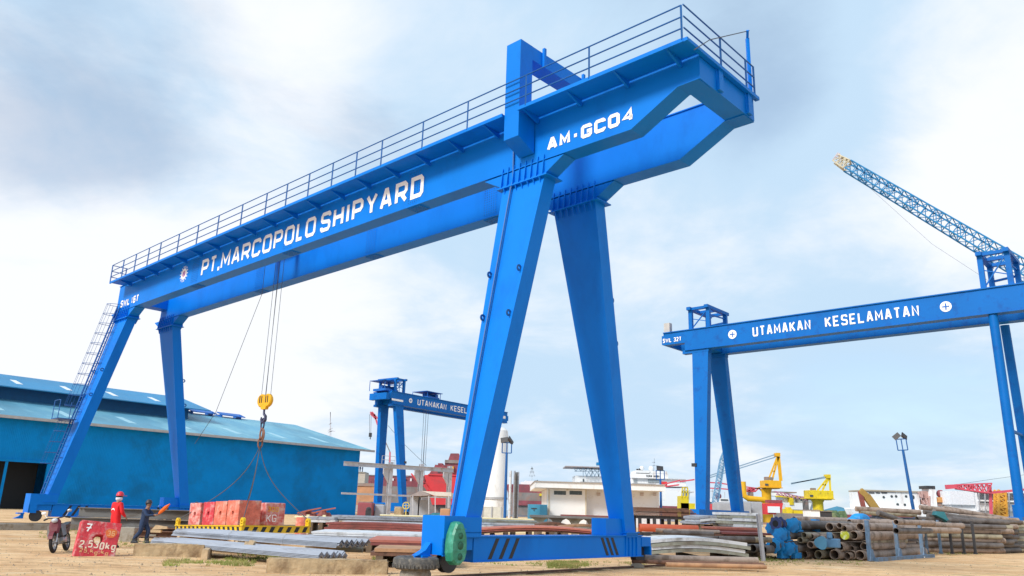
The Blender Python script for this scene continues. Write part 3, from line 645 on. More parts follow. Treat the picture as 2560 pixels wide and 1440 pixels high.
# ------------------------------------------------------------------ foreground: angle bars on sleepers
def angle_bar(L_, w=.143):
    m_ = MB(); a = w/math.sqrt(2); t_ = .014
    m_.prism([(-a, 0), (0, a), (a, 0), (a-t_*1.4, 0), (0, a-t_*1.5), (-a+t_*1.4, 0)], 'y', 0, L_); return m_
AROT = YAW+R(7)
def at_local(o0, rot, x, y, z): return Vector((o0.x+x*math.cos(rot)-y*math.sin(rot), o0.y+x*math.sin(rot)+y*math.cos(rot), o0.z+z))
A0 = G(835, 1371, .40); bar0 = angle_bar(8.3).build('angle_bar', STEELG)
tag(bar0, 'grey angle bar in the upper bundle resting on another bundle', 'angle bar', 'angle bars in the upper bundle'); first = True
for r_ in range(5):
    for c_ in range(6):
        loc = at_local(A0, AROT, .09+c_*.203, -.10+random.uniform(-.06, .06)-.02*r_, .0+r_*.034+.02)
        o = bar0 if first else dup(bar0)
        o.location = loc; o.rotation_euler = (0, 0, AROT+R(random.uniform(-.15, .15))); first = False
        if r_ == 4: o['label'] = 'grey angle bar forming a top ridge of the upper bundle'
B0 = G(790, 1399, .21)
for r_ in range(4):
    for c_ in range(5):
        o = dup(bar0); o.location = at_local(B0, AROT-R(1.5), .09+c_*.203, -.05+random.uniform(-.05, .05)+.22*(c_ > 1)*0, r_*.034)
        o.rotation_euler = (0, 0, AROT-R(1.5)); o['label'] = 'grey angle bar in the lower bundle on the tan concrete sleeper'; o['group'] = 'angle bars in the lower bundle'
for k, (dx, y) in enumerate(((.5, 1.0), (.5, 4.2), (.5, 7.4))):
    q = at_local(A0, AROT, dx, y, 0); s = MB(); s.box(-.75, .75, -.06, .06, -.05, .05)
    tag(s.build('timber_spacer', WOOD, loc=(q.x, q.y, .37), rot=AROT), 'short timber spacer wedged between the two angle bar bundles', 'timber', 'timber spacers between the bundles')
q = G(612, 1362, .40); s = MB(); s.prism([(0, 0), (.26, 0), (.30, .10), (.16, .14), (.10, .05), (.02, .10)], 'y', -.06, .12); tag(s.build('wood_offcut', WOOD, loc=q, rot=R(-5)), 'broken pale wood offcut jammed between the angle bar bundles', 'wood')
for k, y in enumerate((2.3, 5.0)):
    q = at_local(A0, AROT, 0, y, 0); s = MB(); s.tube([(-.015, -.004, .0), (-.0, -.004, .2), (.09, 0, .285), (.6, 0, .29), (1.15, 0, .285), (1.22, 0, .0)], .006, 5)
    tag(s.build('binding_wire', PALETRIM, loc=q, rot=AROT), ('thin binding wire round the near half of the upper angle bundle', 'thin binding wire round the far half of the upper angle bundle')[k], 'wire')
def roughen(o, amp, cuts=9):
    bm = bmesh.new(); bm.from_mesh(o.data); bmesh.ops.bevel(bm, geom=bm.edges[:], offset=amp*.9, segments=2, affect='EDGES'); bmesh.ops.subdivide_edges(bm, edges=[e for e in bm.edges if e.calc_length() > .25], cuts=cuts, use_grid_fill=True)
    for v in bm.verts: 
        n = mnoise.noise_vector(v.co*3.2+Vector((o.location.x, 0, 0)))*amp+mnoise.noise_vector(v.co*9)*amp*.35; v.co += n
    bm.to_mesh(o.data); bm.free()
def slab(name, lab, cat, pts, h, mt, z0=-.08, bev=.03, group=None):
    pts = [Vector(p) for p in pts]; c = sum(pts, Vector())/len(pts); m_ = MB()
    m_.loft([[(p.x-c.x, p.y-c.y, z) for p in pts] for z in (z0, h)]); o = m_.build(name, mt, loc=(c.x, c.y, 0)); roughen(o, .035 if bev > .02 else .012); return tag(o, lab, cat, group)
# front sleeper lies along the bars' width direction
S0 = G(664, 1428); c1 = Vector((math.cos(R(9)), math.sin(R(9)), 0)); c2 = Vector((-.25, .97, 0))
slab('concrete_sleeper', 'big tan concrete sleeper in front, broken at its left end, under the angle bars', 'sleeper', [S0, S0+c1*2.95, S0+c1*2.95+c2*.35, S0+c2*.35], .30, CONCT)
S1 = G(332, 1388)
slab('concrete_sleeper', 'weathered concrete sleeper lying at the far end of the angle bars', 'sleeper', [S1, S1+c1*2.0, S1+c1*2.0+c2*.4, S1+c2*.4], .33, CONCT)
S2 = G(502, 1397)
slab('timber_post', 'short timber block on the sand under the middle of the angle bars', 'timber', [S2, S2+c1*.18, S2+c1*.18+c2*1.2, S2+c2*1.2], .26, WOOD, bev=.01)
q = G(905, 1402); m_ = MB(); m_.tube([(0, 0, 0), (-1.5, .15, .02)], .10, 14); tag(m_.build('steel_round', STEELO, loc=(q.x, q.y, .33), rot=R(4)), 'olive grey steel round lying across the sleeper beneath the angle bars', 'steel round')
# tyre on a concrete stump in front of the near wheels
T = P(1040, 1411, 19.55)
st = MB(); st.lathe([(0, -.2), (.34, -.2), (.37, .10), (.33, .20), (0, .20)], 12); tag(st.build('concrete_stump', CONC, loc=(T.x, T.y, 0), smooth=False), 'mossy concrete stump carrying the old tyre', 'stump')
ty = MB(); ty.lathe([(.30, -.10), (.34, -.13), (.46, -.14), (.525, -.10), (.54, -.03), (.54, .03), (.525, .10), (.46, .14), (.34, .13), (.30, .10)], 40, closed=True)
for k in range(40):
    a = 2*math.pi*k/40; ty.loft([[(r*math.cos(a+w), r*math.sin(a+w), z) for r, w in ((.52, -.03), (.553, -.025), (.553, .025), (.52, .03))] for z in (-.10, -.02)])
tag(ty.build('old_tyre', RUBBER, loc=(T.x, T.y, .345), smooth=True), 'grey worn tyre lying flat on a stump as a crane buffer', 'tyre')
# ------------------------------------------------------------------ people
def skin_obj(name, mat, chain, parent=None, sub=2):
    """chain: list of (index of parent or -1, (x,y,z), radius)"""
    me = bpy.data.meshes.new(name); me.from_pydata([c[1] for c in chain], [(c[0], i) for i, c in enumerate(chain) if c[0] >= 0], [])
    o = bpy.data.objects.new(name, me); col.objects.link(o); o.parent = parent; me.materials.append(mat)
    md = o.modifiers.new('skin', 'SKIN'); md.use_smooth_shade = True
    lay = me.skin_vertices[0].data if me.skin_vertices else None
    for i, c in enumerate(chain):
        r = c[2] if isinstance(c[2], tuple) else (c[2], c[2]); lay[i].radius = r; lay[i].use_root = (i == 0)
    sb = o.modifiers.new('sub', 'SUBSURF'); sb.levels = sub; sb.render_levels = sub
    return o
def person(label, loc, rot, J, cloth, hat, hatbrim=True, boots=BLACK, scale=1.0, hood=None, badge=False):
    """J: joints in metres, person faces -y: hip, neck, head, shoulders, elbows, hands, knees, ankles (left = +x)"""
    t = thing('person', label, 'person', loc, rot); t.scale = (scale,)*3
    V_ = lambda a, b, k: tuple(a[i]+(b[i]-a[i])*k for i in range(3))
    up = lambda a, d: (a[0]+d[0], a[1]+d[1], a[2]+d[2])
    ch = [(-1, J['hip'], (.11, .08)), (0, V_(J['hip'], J['neck'], .5), (.10, .075)), (1, up(J['neck'], (0, 0, -.10)), (.11, .08)), (2, J['neck'], .05), (3, up(J['head'], (0, 0, -.07)), .062), (4, J['head'], (.078, .095)), (5, up(J['head'], (0, .01, .09)), (.06, .07))]
    ch.append((4, up(J['head'], (0, -.085, -.05)), .028)); ch.append((5, up(J['head'], (0, -.115, -.01)), .014))
    ch.append((5, up(J['head'], (.085, .01, -.01)), .016)); ch.append((5, up(J['head'], (-.085, .01, -.01)), .016))
    for s in ('l', 'r'):
        sh, el, ha = J['sh'+s], J['el'+s], J['ha'+s]; b = len(ch)
        ch += [(2, sh, .05), (b, el, .042), (b+1, V_(el, ha, .9), .028), (b+2, ha, (.036, .020))]
        d = Vector(ha)-Vector(el); d.normalize(); sd = d.orthogonal().normalized(); pw = d.cross(sd)
        for k in range(4):
            off = (k-1.5)*.020; ln = (.075, .085, .08, .062)[k]; i0 = len(ch); base = Vector(ha)+d*.035+sd*off; mid = base+d*ln*.5+pw*.006; tip = base+d*ln*.85+pw*.03
            ch += [(b+3, tuple(base), .0095), (i0, tuple(mid), .009), (i0+1, tuple(tip), .008)]
        i0 = len(ch); tb_ = Vector(ha)+sd*.03-d*.005; ch += [(b+3, tuple(tb_), .011), (i0, tuple(tb_+sd*.02+d*.035+pw*.01), .009)]
    for s in ('l', 'r'):
        b = len(ch); hp = (J['hip'][0]+(.085 if s == 'l' else -.085), J['hip'][1], J['hip'][2]-.05)
        ch += [(0, hp, .08), (b, J['kn'+s], .055), (b+1, J['an'+s], .04), (b+2, up(J['an'+s], (0, -.12, -.05)), .035)]
    skin_obj('body', SKIN, ch, t)
    cl = [(-1, J['hip'], (.165, .12)), (0, V_(J['hip'], J['neck'], .5), (.165, .12)), (1, up(J['neck'], (0, 0, -.12)), (.17, .12)), (2, up(J['neck'], (0, 0, -.015)), .075)]
    for s in ('l', 'r'):
        b = len(cl); cl += [(2, J['sh'+s], .075), (b, J['el'+s], .062), (b+1, V_(J['el'+s], J['ha'+s], .85), .045)]
    for s in ('l', 'r'):
        b = len(cl); hp = (J['hip'][0]+(.09 if s == 'l' else -.09), J['hip'][1], J['hip'][2]-.06)
        cl += [(0, hp, .115), (b, J['kn'+s], .085), (b+1, up(J['an'+s], (0, 0, .05)), .07)]
    c_ = skin_obj('coverall', cloth, cl, t)
    for s in ('l', 'r'):
        m_ = MB(); a = J['an'+s]; m_.loft([[(a[0]+x*k, a[1]+y*k2-.04, a[2]+z) for x, y in ((-.05, -.15), (.05, -.15), (.058, .0), (.05, .12), (-.05, .12), (-.058, 0))] for z, k, k2 in ((-.10, 1, 1), (-.05, 1, 1), (-.0, .85, .6), (.10, .8, .55))])
        m_.build('boot', boots, t, bevel=.015)
    h = J['head']
    for s in (-1, 1):
        m_ = MB(); m_.ball((h[0]+s*.032, h[1]-.088, h[2]+.005), .012, n=6); m_.build('eye', BLACK, t)
    m_ = MB(); m_.cbox((h[0], h[1]-.098, h[2]-.065), (.05, .02, .01)); m_.build('mouth', MAT('lips', (.25, .09, .08), .6) if 'lips' not in bpy.data.materials else bpy.data.materials['lips'], t)
    m_ = MB(); m_.ball((h[0], h[1]+.03, h[2]+.03), (.092, .10, .095), n=8); m_.build('hair', HAIRM, t, smooth=True)
    if hat:
        m_ = MB(); m_.lathe([(.0, .115), (.05, .108), (.095, .07), (.118, .01), (.122, -.03), (.115, -.03)], 24, c=(h[0], h[1]+.005, h[2]+.07))
        if hatbrim: m_.loft([[(h[0]+x, h[1]+y, h[2]+.045+z) for x, y in ((-.10, -.07), (-.07, -.21), (.07, -.21), (.10, -.07))] for z in (-.006, .008)])
        m_.build('helmet', hat, t, smooth=True)
    if hood:
        m_ = MB(); m_.ball((h[0]+.0, h[1]+.02, h[2]-.045), (.105, .11, .085), n=8); m_.build('head_cloth', hood, t, smooth=True)
    if badge:
        m_ = MB()
        for k in range(8):
            a = math.pi*k/8; b2 = math.pi*(k+1)/8
            m_.loft([[(J['neck'][0]+.02+.09*math.cos(a_)*1, d, J['neck'][2]-.28+r*math.sin(a_)) for a_, r in ((a, .05), (a, .09), (b2, .09), (b2, .05))] for d in (J['hip'][1]+.135, J['hip'][1]+.145)])
        m_.build('back_badge', WHITE, t)
    return t
# red coverall, back half turned to the camera, looking right; standing behind block 7
p = G(279, 1366)
Jr = dict(hip=(0, 0, .92), neck=(0, .02, 1.42), head=(0, -.02, 1.58), shl=(.18, .02, 1.36), shr=(-.18, .02, 1.36), ell=(.27, -.02, 1.10), elr=(-.27, .0, 1.10), hal=(.26, -.20, .94), har=(-.25, -.18, .94), knl=(.11, -.03, .50), knr=(-.11, .0, .50), anl=(.13, .02, .10), anr=(-.13, .04, .10))
person('person in red coverall and red helmet with white head cloth, standing behind the red block', (p.x, p.y, ground_z(p.x, p.y)), R(150), Jr, REDP, MAT('helmet_red', (.66, .03, .05), .35), hood=MAT('white_cloth', (.72, .76, .84), .9), badge=True, scale=1.06)
p = G(352, 1356)
Jn = dict(hip=(0, 0, .80), neck=(0, -.05, 1.28), head=(0, -.10, 1.44), shl=(.16, -.05, 1.22), shr=(-.16, -.05, 1.22), ell=(.22, -.24, 1.02), elr=(-.22, -.22, 1.02), hal=(.16, -.52, 1.16), har=(-.10, -.50, 1.06), knl=(.10, -.20, .44), knr=(-.10, .02, .42), anl=(.10, -.12, .10), anr=(-.10, .26, .10))
nv = person('person in navy coverall stepping and holding an orange marker in both hands', (p.x, p.y, ground_z(p.x, p.y)), R(82), Jn, NAVY, MAT('helmet_dark', (.03, .03, .04), .5), hatbrim=False)
nm = Matrix.Translation((p.x, p.y, ground_z(p.x, p.y))) @ Matrix.Rotation(R(82), 4, 'Z')
m_ = MB(); m_.tube([(.04, -.54, 1.10), (.03, -.62, 1.18), (.02, -.80, 1.34), (.02, -.95, 1.48)], [.03, .065, .075, .02], 10); o = m_.build('signal_flag', ORG, smooth=True); o.matrix_world = nm; tag(o, 'orange rolled signal flag held up by the person in navy', 'flag')
# three workers in helmets beyond the beams
Js = dict(hip=(0, 0, .92), neck=(0, 0, 1.42), head=(0, -.02, 1.58), shl=(.17, 0, 1.36), shr=(-.17, 0, 1.36), ell=(.24, 0, 1.10), elr=(-.24, 0, 1.10), hal=(.26, -.1, .90), har=(-.26, -.1, .90), knl=(.1, -.02, .5), knr=(-.1, 0, .5), anl=(.1, 0, .1), anr=(-.1, 0, .1))
WH = MAT('helmet_white', (.7, .75, .8), .4); BH = MAT('helmet_blue', (.25, .5, .7), .4)
for px, py, Y, lab, hm, cm, sc_ in ((406, 1262, 48, 'person in white helmet, mostly hidden behind the steel beams', WH, NAVY, 1.0), (428, 1258, 48, 'person in pale blue helmet, mostly hidden behind the steel beams', BH, NAVY, 1.02), (492, 1257, 50, 'person in dark helmet behind the beams beside the far crane leg', BLACK, REDP, 1.0)):
    q = P(px, py, Y); person(lab, (q.x, q.y, min(-.0, q.z-1.70)), R(random.uniform(-40, 40)), Js, cm, hm, scale=sc_)
# ------------------------------------------------------------------ motorbike
mbk = thing('motorbike', 'small dusty motorbike parked on its stand on the sand beside the red block', 'motorbike', G(150, 1378)+Vector((0, 0, -.02)), (0, R(9), R(-168)))
RIMM = MAT('grey_rim', (.25, .25, .26), .45, .5)
def wheel(y, nm):
    w = MB(); w.lathe([(.20, -.04), (.25, -.05), (.29, -.03), (.295, 0), (.29, .03), (.25, .05), (.20, .04)], 28, c=(0, y, .295), axis='x', closed=True); o = w.build(nm, BLKRUB, mbk, smooth=True)
    r_ = MB(); r_.lathe([(.18, -.03), (.20, -.035), (.20, .035), (.18, .03)], 28, c=(0, y, .295), axis='x', closed=True)
    for k in range(8): a = 2*math.pi*k/8; r_.tube([(0, y+.03*math.cos(a), .295+.03*math.sin(a)), (0, y+.19*math.cos(a), .295+.19*math.sin(a))], .008, 5)
    r_.tube([(-.07, y, .295), (.07, y, .295)], .03, 8); r_.build('rim', RIMM, o); return o
wheel(.62, 'front_wheel'); wheel(-.60, 'rear_wheel')
m_ = MB()
for s in (-.085, .085): m_.tube([(s, .62, .295), (s, .50, .66), (s*.8, .42, .92)], .022, 8)
m_.build('front_fork', CHROME, mbk, smooth=True)
m_ = MB(); m_.loft([[(x, .62+math.cos(a)*r, .295+math.sin(a)*r) for x, r in ((-.06, .31), (.06, .31), (.065, .335), (-.065, .335))] for a in [R(20+k*16) for k in range(9)]]); m_.build('front_mudguard', MAT('bike_red', (.16, .02, .03), .4), mbk)
m_ = MB(); m_.loft([[(-.16*k, .50-y, z), (.16*k, .50-y, z), (.10*k, .58-y, z), (-.10*k, .58-y, z)] for k, y, z in ((.8, -.02, .55), (1.1, .04, .74), (1.0, .08, .90), (.6, .10, .98))]); m_.build('front_fairing', bpy.data.materials['bike_red'], mbk, bevel=.02)
m_ = MB(); m_.loft([[(s*.20, .40, .46), (s*.27, .30, .50), (s*.25, .34, .80), (s*.14, .44, .82)] for s in (1,)]+[[(s*.19, .38, .46), (s*.26, .28, .50), (s*.24, .32, .80), (s*.13, .42, .82)] for s in (1,)])
m_.loft([[(s*.20, .40, .46), (s*.27, .30, .50), (s*.25, .34, .80), (s*.14, .44, .82)] for s in (-1,)]+[[(s*.19, .38, .46), (s*.26, .28, .50), (s*.24, .32, .80), (s*.13, .42, .82)] for s in (-1,)]); m_.build('leg_shield', RIMM, mbk)
m_ = MB(); m_.tube([(-.36, .28, .98), (-.22, .36, 1.02), (0, .40, .98), (.22, .36, 1.02), (.36, .28, .98)], .018, 8); m_.tube([(-.36, .28, .98), (-.25, .345, 1.01)], .028, 8); m_.tube([(.36, .28, .98), (.25, .345, 1.01)], .028, 8); m_.tube([(0, .40, .98), (0, .46, .70)], .03, 8); m_.build('handlebar', BLACK, mbk, smooth=True)
for s in (-1, 1):
    m_ = MB(); m_.tube([(s*.24, .35, 1.0), (s*.33, .33, 1.15)], .008, 5); m_.ball((s*.35, .33, 1.18), (.07, .02, .045), n=8); m_.build('mirror', WHITE if s > 0 else CHROME, mbk, smooth=True)
m_ = MB(); m_.ball((0, .52, .93), (.09, .06, .07), n=8); m_.build('headlight', MAT('lamp_glass', (.55, .6, .65), .15), mbk, smooth=True)
m_ = MB(); m_.loft([[(-.10*k, y, z), (.10*k, y, z), (.12*k, y, z+.10), (-.12*k, y, z+.10)] for k, y, z in ((.7, .12, .66), (1.1, -.15, .68), (1.1, -.45, .72), (.7, -.78, .78))]); m_.build('seat', BLACK, mbk, bevel=.02)
m_ = MB(); m_.loft([[(-.08*k, y, z), (.08*k, y, z), (.10*k, y, z+.18), (-.10*k, y, z+.18)] for k, y, z in ((.8, .10, .48), (1.1, -.2, .48), (.8, -.7, .58))]); m_.tube([(0, .42, .75), (0, .15, .45), (0, -.3, .45)], .035, 8); m_.build('frame', DARK, mbk)
m_ = MB(); m_.box(-.12, .12, -.20, .16, .24, .42); m_.lathe([(0, -.16), (.10, -.15), (.11, .15), (0, .16)], 16, c=(0, -.05, .33), axis='x'); m_.tube([(-.12, .16, .33), (-.12, .30, .36)], .06, 10); m_.build('engine', CHROME, mbk)
m_ = MB(); m_.tube([(.10, .12, .28), (.13, -.2, .22), (.14, -.5, .30), (.15, -.9, .42)], [.02, .025, .045, .05], 10); m_.build('exhaust', CHROME, mbk, smooth=True)
m_ = MB(); m_.tube([(.10, 0, .24), (.30, -.12, .0)], .014, 6); m_.build('side_stand', BLACK, mbk)
m_ = MB(); m_.tube([(-.28, .1, .25), (.28, .1, .25)], .016, 6); m_.build('foot_pegs', BLACK, mbk)
# ------------------------------------------------------------------ shed
SA, SB = G(888, 1286), G(0, 1269.5)
SA = P(888, 1286, 137); SA.z = 0; SB = P(0, 1270, 97); SB.z = 0
sdir = (SA-SB).normalized(); SL = (SA-SB).length; srot = math.atan2(sdir.y, sdir.x)
shed = thing('shed', 'long blue corrugated shed with pale blue roof behind the big crane', 'shed', SB, srot)
EX = 26.0                                     # the part that runs on past the left edge
EH = 10.55; DEP = 46.0
w = MB(); w.box(-EX, -5.2, 0, .3, 0, EH); w.box(4.3, SL, 0, .3, 0, EH); w.box(-5.2, 4.3, 0, .3, 5.6, EH)
w.box(SL-.3, SL-.001, .31, DEP, 0, EH); w.box(-EX, SL, DEP-.3, DEP, 0, EH)
w.prism([(.31, EH), (DEP, EH), (DEP/2+.1, EH+5.4)], 'x', SL-.3, SL-.002)
w.build('wall', SHEDB, shed)
w = MB(); w.box(-5.2, 4.3, 3.0, 3.2, 0, 5.6); w.build('doorway_shade_sheet', SHADE, shed)  # added near-black sheet, paints the shade inside the doorway
w = MB(); w.box(-5.2, 4.3, -.15, .0-.004, 5.45, 5.75); w.box(-.4, -.1, -.1, -.004, 0, 5.45); w.build('door_frame', SHEDB, shed)
RZ = 5.5
def roof(y0, z0, y1, z1, x0, x1, th=.14):
    return [[(x, y0, z0-th), (x, y0, z0), (x, y1, z1), (x, y1, z1-th)] for x in (x0, x1)]
r_ = MB(); r_.loft(roof(-1.0, EH+.15, DEP/2, EH+.15+RZ, -EX, SL+2.2)); r_.loft(roof(DEP+1.0, EH+.15, DEP/2+.001, EH+.15+RZ, -EX, SL+2.2))
ro = r_.build('roof', ROOFB, shed)
r_ = MB(); r_.box(-EX, SL+2.2, -1.22, -1.001, EH-.12, EH+.22); r_.build('gutter', PALETRIM, shed)
# raised ridge roof
MX1 = 31.4
m_ = MB(); m_.box(-EX, MX1-2.6, 14.2, 14.4, 12.6, 16.1); m_.box(-EX, MX1-2.6, 31.6, 31.8, 12.6, 16.1); m_.box(MX1-2.8, MX1-2.6, 14.41, 31.59, 12.6, 15.9); m_.build('monitor_wall', MAT('monitor_wall_blue', (.006, .10, .24), .7), shed)
m_ = MB(); m_.loft(roof(12, 15.7, 23, 18.6, -EX, MX1)); m_.loft(roof(34, 15.7, 23.001, 18.6, -EX, MX1)); m_.build('monitor_roof', ROOFB2, shed)
SKYL = MAT('skylight_sheet', (.78, .80, .80), .5)
for k in range(7):
    x = -16+k*6.6
    if x > MX1-3: continue
    m_ = MB(); m_.loft([[(x+a, yy, 15.7+(yy-12)*2.9/11+d) for a, yy in ((0, 15.0), (.8, 15.0), (.8, 18.2), (0, 18.2))] for d in (.004, .03)]); m_.build('skylight', SKYL, shed)
for k in range(9):
    x = -20+k*8.2+2; 
    m_ = MB(); m_.loft([[(x+a, yy, EH+.15+(yy+1)*RZ/24+d) for a, yy in ((0, 3), (1.0, 3), (1.0, 8), (0, 8))] for d in (.004, .03)]); m_.build('skylight', MAT('dull_skylight', (.32, .56, .66), .5) if k == 0 else bpy.data.materials['dull_skylight'], ro)
for x in (33.0, 38.5):
    m_ = MB(); m_.loft(roof(21, 16.3, 23, 16.9, x, x+4.6)); m_.box(x+3.9, x+4.1, 21.5, 24, 15.5, 16.6); m_.box(x+.2, x+.4, 21.5, 24, 15.5, 16.4); m_.build('ridge_vent', BLUE2, shed)
# ------------------------------------------------------------------ the 32 tonne cranes
def text_box(o, s, x0, x1, z0, h, t, y=0, gap=.3):
    m_ = MB(); text(m_, s, lambda a, b, d: (a, y-d, b), x0, x1, z0, h, t, gap=gap, base=.01, depth=.03, narrow={'I': .35, ' ': .5, '1': .45, 'W': 1.5, 'M': 1.15}); return m_.build('lettering', WHITE, o)
def roundel(o, x, z, r, y=0):
    m_ = MB()
    for k in range(28):
        a, b = 2*math.pi*k/28, 2*math.pi*(k+1)/28
        m_.loft([[(x+rr*math.cos(t), y-d, z+rr*math.sin(t)) for rr, t in ((0.001, a), (r, a), (r, b), (.001, b))] for d in (.01, .03)])
    m_.box(x-.12*r, x+.12*r, y-.045, y-.031, z-.62*r, z+.62*r, 1); m_.box(x-.62*r, x-.121*r, y-.045, y-.031, z-.12*r, z+.12*r, 1); m_.box(x+.121*r, x+.62*r, y-.045, y-.031, z-.12*r, z+.12*r, 1)
    m_.build('roundel', [WHITE, BLUE2], o)
C2BL = MAT('second_crane_blue', (.0, .14, .50), .5, spec=.2, var=.12, scale=.3, dirt=(.004, .09, .36), damt=.3)
def big_crane(label, loc, rot, S, zb, zt, left, x1, spread=4.6, base=(-1.3, 8.6), right_pipes=True, rscale=1.0):
    t = thing('gantry_crane', label, 'crane', loc, rot); gs = []
    for y in (0, spread):
        g = MB(); g.box(-1.6, x1, y, y+.75, zb, zt); g.box(left, -1.601, y+.002, y+.748, zb+.75, zt-.002); g.box(-1.9, .9, y+.05, y+.70, zb-.35, zb-.002)
        g.box(left, x1, y-.12, y+.87, zt+.002, zt+.09); g.box(-1.6, x1, y-.10, y+.85, zb-.06, zb-.004)
        gs.append(g.build('girder', C2BL, t))
    for xa, xb, ya, yb, z0 in ((left-.2, left-.002, 0, spread+.75, zb+.8), (-.6, .6, .751, spread-.001, zb+.1), (x1+.002, x1+.3, 0, spread+.75, zb+.4)):
        e = MB(); e.box(xa, xb, ya, yb, z0, z0+.9); e.build('end_beam', C2BL, t)
    for y0, yb in ((.05, base[0]), (spread+.05, base[1])):
        l = MB(); l.loft([[(-.45, yb, .9), (.45, yb, .9), (.45, yb+.85, .9), (-.45, yb+.85, .9)], [(-.85, y0, zb-.36), (.85, y0, zb-.36), (.85, y0+.65, zb-.36), (-.85, y0+.65, zb-.36)]]); l.build('leg', C2BL, t)
    for xs in (0, S):
        s = MB(); s.box(xs-.45, xs+.45, base[0]-1, base[1]+1.8, .901, 2.15); s.build('sill_beam', C2BL, t)
        for y in (base[0]-.3, base[1]+.9):
            w = MB(); w.lathe([(0, -.15), (.45, -.15), (.45, .15), (0, .15)], 16, c=(xs, y, .46), axis='x'); w.build('travel_wheel', DARK, t)
    for y0, yb in (((.35, .35), (4.5, 6.0)) if right_pipes else ((.35, base[0]+.4), (spread+.35, base[1]+.4))):
        l = MB()
        if right_pipes:
            l.tube([(S, yb, 2.151), (S, y0, zb-.1)], .33*rscale, 14)
            l.tube([(S, yb, 2.151), (S, yb+(y0-yb)*.05, 3.0)], .5*rscale, 14)
        else: l.loft([[(S-.4, yb-.4, 2.151), (S+.4, yb-.4, 2.151), (S+.4, yb+.4, 2.151), (S-.4, yb+.4, 2.151)], [(S-.6, y0-.3, zb), (S+.6, y0-.3, zb), (S+.6, y0+.3, zb), (S-.6, y0+.3, zb)]])
        l.build('leg', C2BL, t, smooth=right_pipes)
    l = MB(); zz = 2+(zb-2)*.42; k = .42
    l.tube([(S, .35, zz), (S, 7.5 if right_pipes else 3.2, zz)], .13, 8); l.build('tie_tube', C2BL, t)
    for xs, nm in ((0, 'end_frame'), (S, 'end_frame')):
        f = MB(); H = 2.0 if xs == 0 else 2.7; xa, xb = (xs-1.0, xs+.9) if xs == 0 else (xs-.35, xs+1.5)
        for x in (xa, xb):
            for y in (.3, spread+.4): f.box(x-.19, x+.19, y-.16, y+.16, zt+.091, zt+H)
            f.box(x-.20, x+.20, -.2, spread+.9, zt+H+.001, zt+H+.3)
        for y in (.3, spread/2+.3, spread+.4): f.box(xa+.201, xb-.201, y-.17, y+.17, zt+H+.02, zt+H+.28)
        f.bar((xa, .3, zt+.1), (xb, .3, zt+H), .09); f.bar((xa, .3, zt+H*.6), (xb, .3, zt+H*.35), .07); f.bar((xa, spread+.4, zt+H*.55), (xb, spread+.4, zt+H*.62), .16); f.bar((xb, .3, zt+H*.7), (xb, spread+.4, zt+H*.8), .12)
        f.build(nm, C2BL, t)
    return t, gs
c2a = P(1749, 868, 74.5); c2b = P(2480, 786, 58)
r2 = math.atan2(c2b.y-c2a.y, c2b.x-c2a.x); S2 = Vector((c2b.x-c2a.x, c2b.y-c2a.y)).length
Z2 = (c2a.z+c2b.z)/2
t2, g2 = big_crane('blue gantry crane lettered UTAMAKAN KESELAMATAN in full, with two round pipe legs', (c2a.x, c2a.y, 0), r2, S2, Z2, Z2+1.93, -3.95, S2+7, spread=3.4, base=(-1.0, 6.2))
n2 = Vector((math.sin(r2), -math.cos(r2), 0)); o2 = Vector((c2a.x, c2a.y, 0))
def loc2(px, py): h = HIT(px, py, o2, n2)-o2; return h.x*math.cos(r2)+h.y*math.sin(r2), h.z
a, za = loc2(1882, 832); b_, zb_ = loc2(2027, 815); text_box(g2[0], 'UTAMAKAN', a, b_, Z2+.48, .92, .145)
a, zc = loc2(2063, 810); b_, _ = loc2(2298, 780); text_box(g2[0], 'KESELAMATAN', a, b_, Z2+.48, .92, .145)
a, zd = loc2(1831, 832); roundel(g2[0], a, Z2+.95, .42); a, zd = loc2(2364, 762); roundel(g2[0], a, Z2+.95, .42)
a, za = loc2(1658, 864); b_, _ = loc2(1704, 860); text_box(g2[0], 'SWL 32T', a, b_, Z2+.98, .42, .075)
m_ = MB(); m_.box(-3.95, -3.3, .1, .6, Z2+2.05, Z2+3.0); m_.box(-3.9, -3.8, .2, .3, Z2+1.84, Z2+2.05); m_.build('control_box', MAT('box_grey', (.5, .48, .46), .6), t2)
m_ = MB(); m_.cbox((-.62, -.55, 6.1), (.5, .4, .3)); m_.bar((-.5, -.5, 5.9), (-.4, .2, 5.9), .08); m_.build('floodlight', DARK, t2)
c3a = P(1000, 1012, 125); c3b = P(1222, 1048, 143)
r3 = math.atan2(c3b.y-c3a.y, c3b.x-c3a.x); S3 = Vector((c3b.x-c3a.x, c3b.y-c3a.y)).length
t3, g3 = big_crane('farther blue gantry crane lettered UTAMAKAN KESELAMATAN, partly behind the big crane leg', (c3a.x, c3a.y, 0), r3, S3, c3a.z, c3a.z+1.9, -2.0, S3+5.5, spread=3.3, base=(-2.6, 3.0), right_pipes=False)
n3 = Vector((math.sin(r3), -math.cos(r3), 0)); o3 = Vector((c3a.x, c3a.y, 0))
def loc3(px, py): h = HIT(px, py, o3, n3)-o3; return h.x*math.cos(r3)+h.y*math.sin(r3), h.z
a, za = loc3(1043, 1017); b_, _ = loc3(1115, 1027); text_box(g3[0], 'UTAMAKAN', a, b_, c3a.z+.45, .95, .145)
a2_, _ = loc3(1126, 1027); text_box(g3[0], 'KESELAMATAN', a2_, a2_+(b_-a)*1.4, c3a.z+.45, .95, .145)
a, zd = loc3(1026, 1009); roundel(g3[0], a, c3a.z+.95, .38)
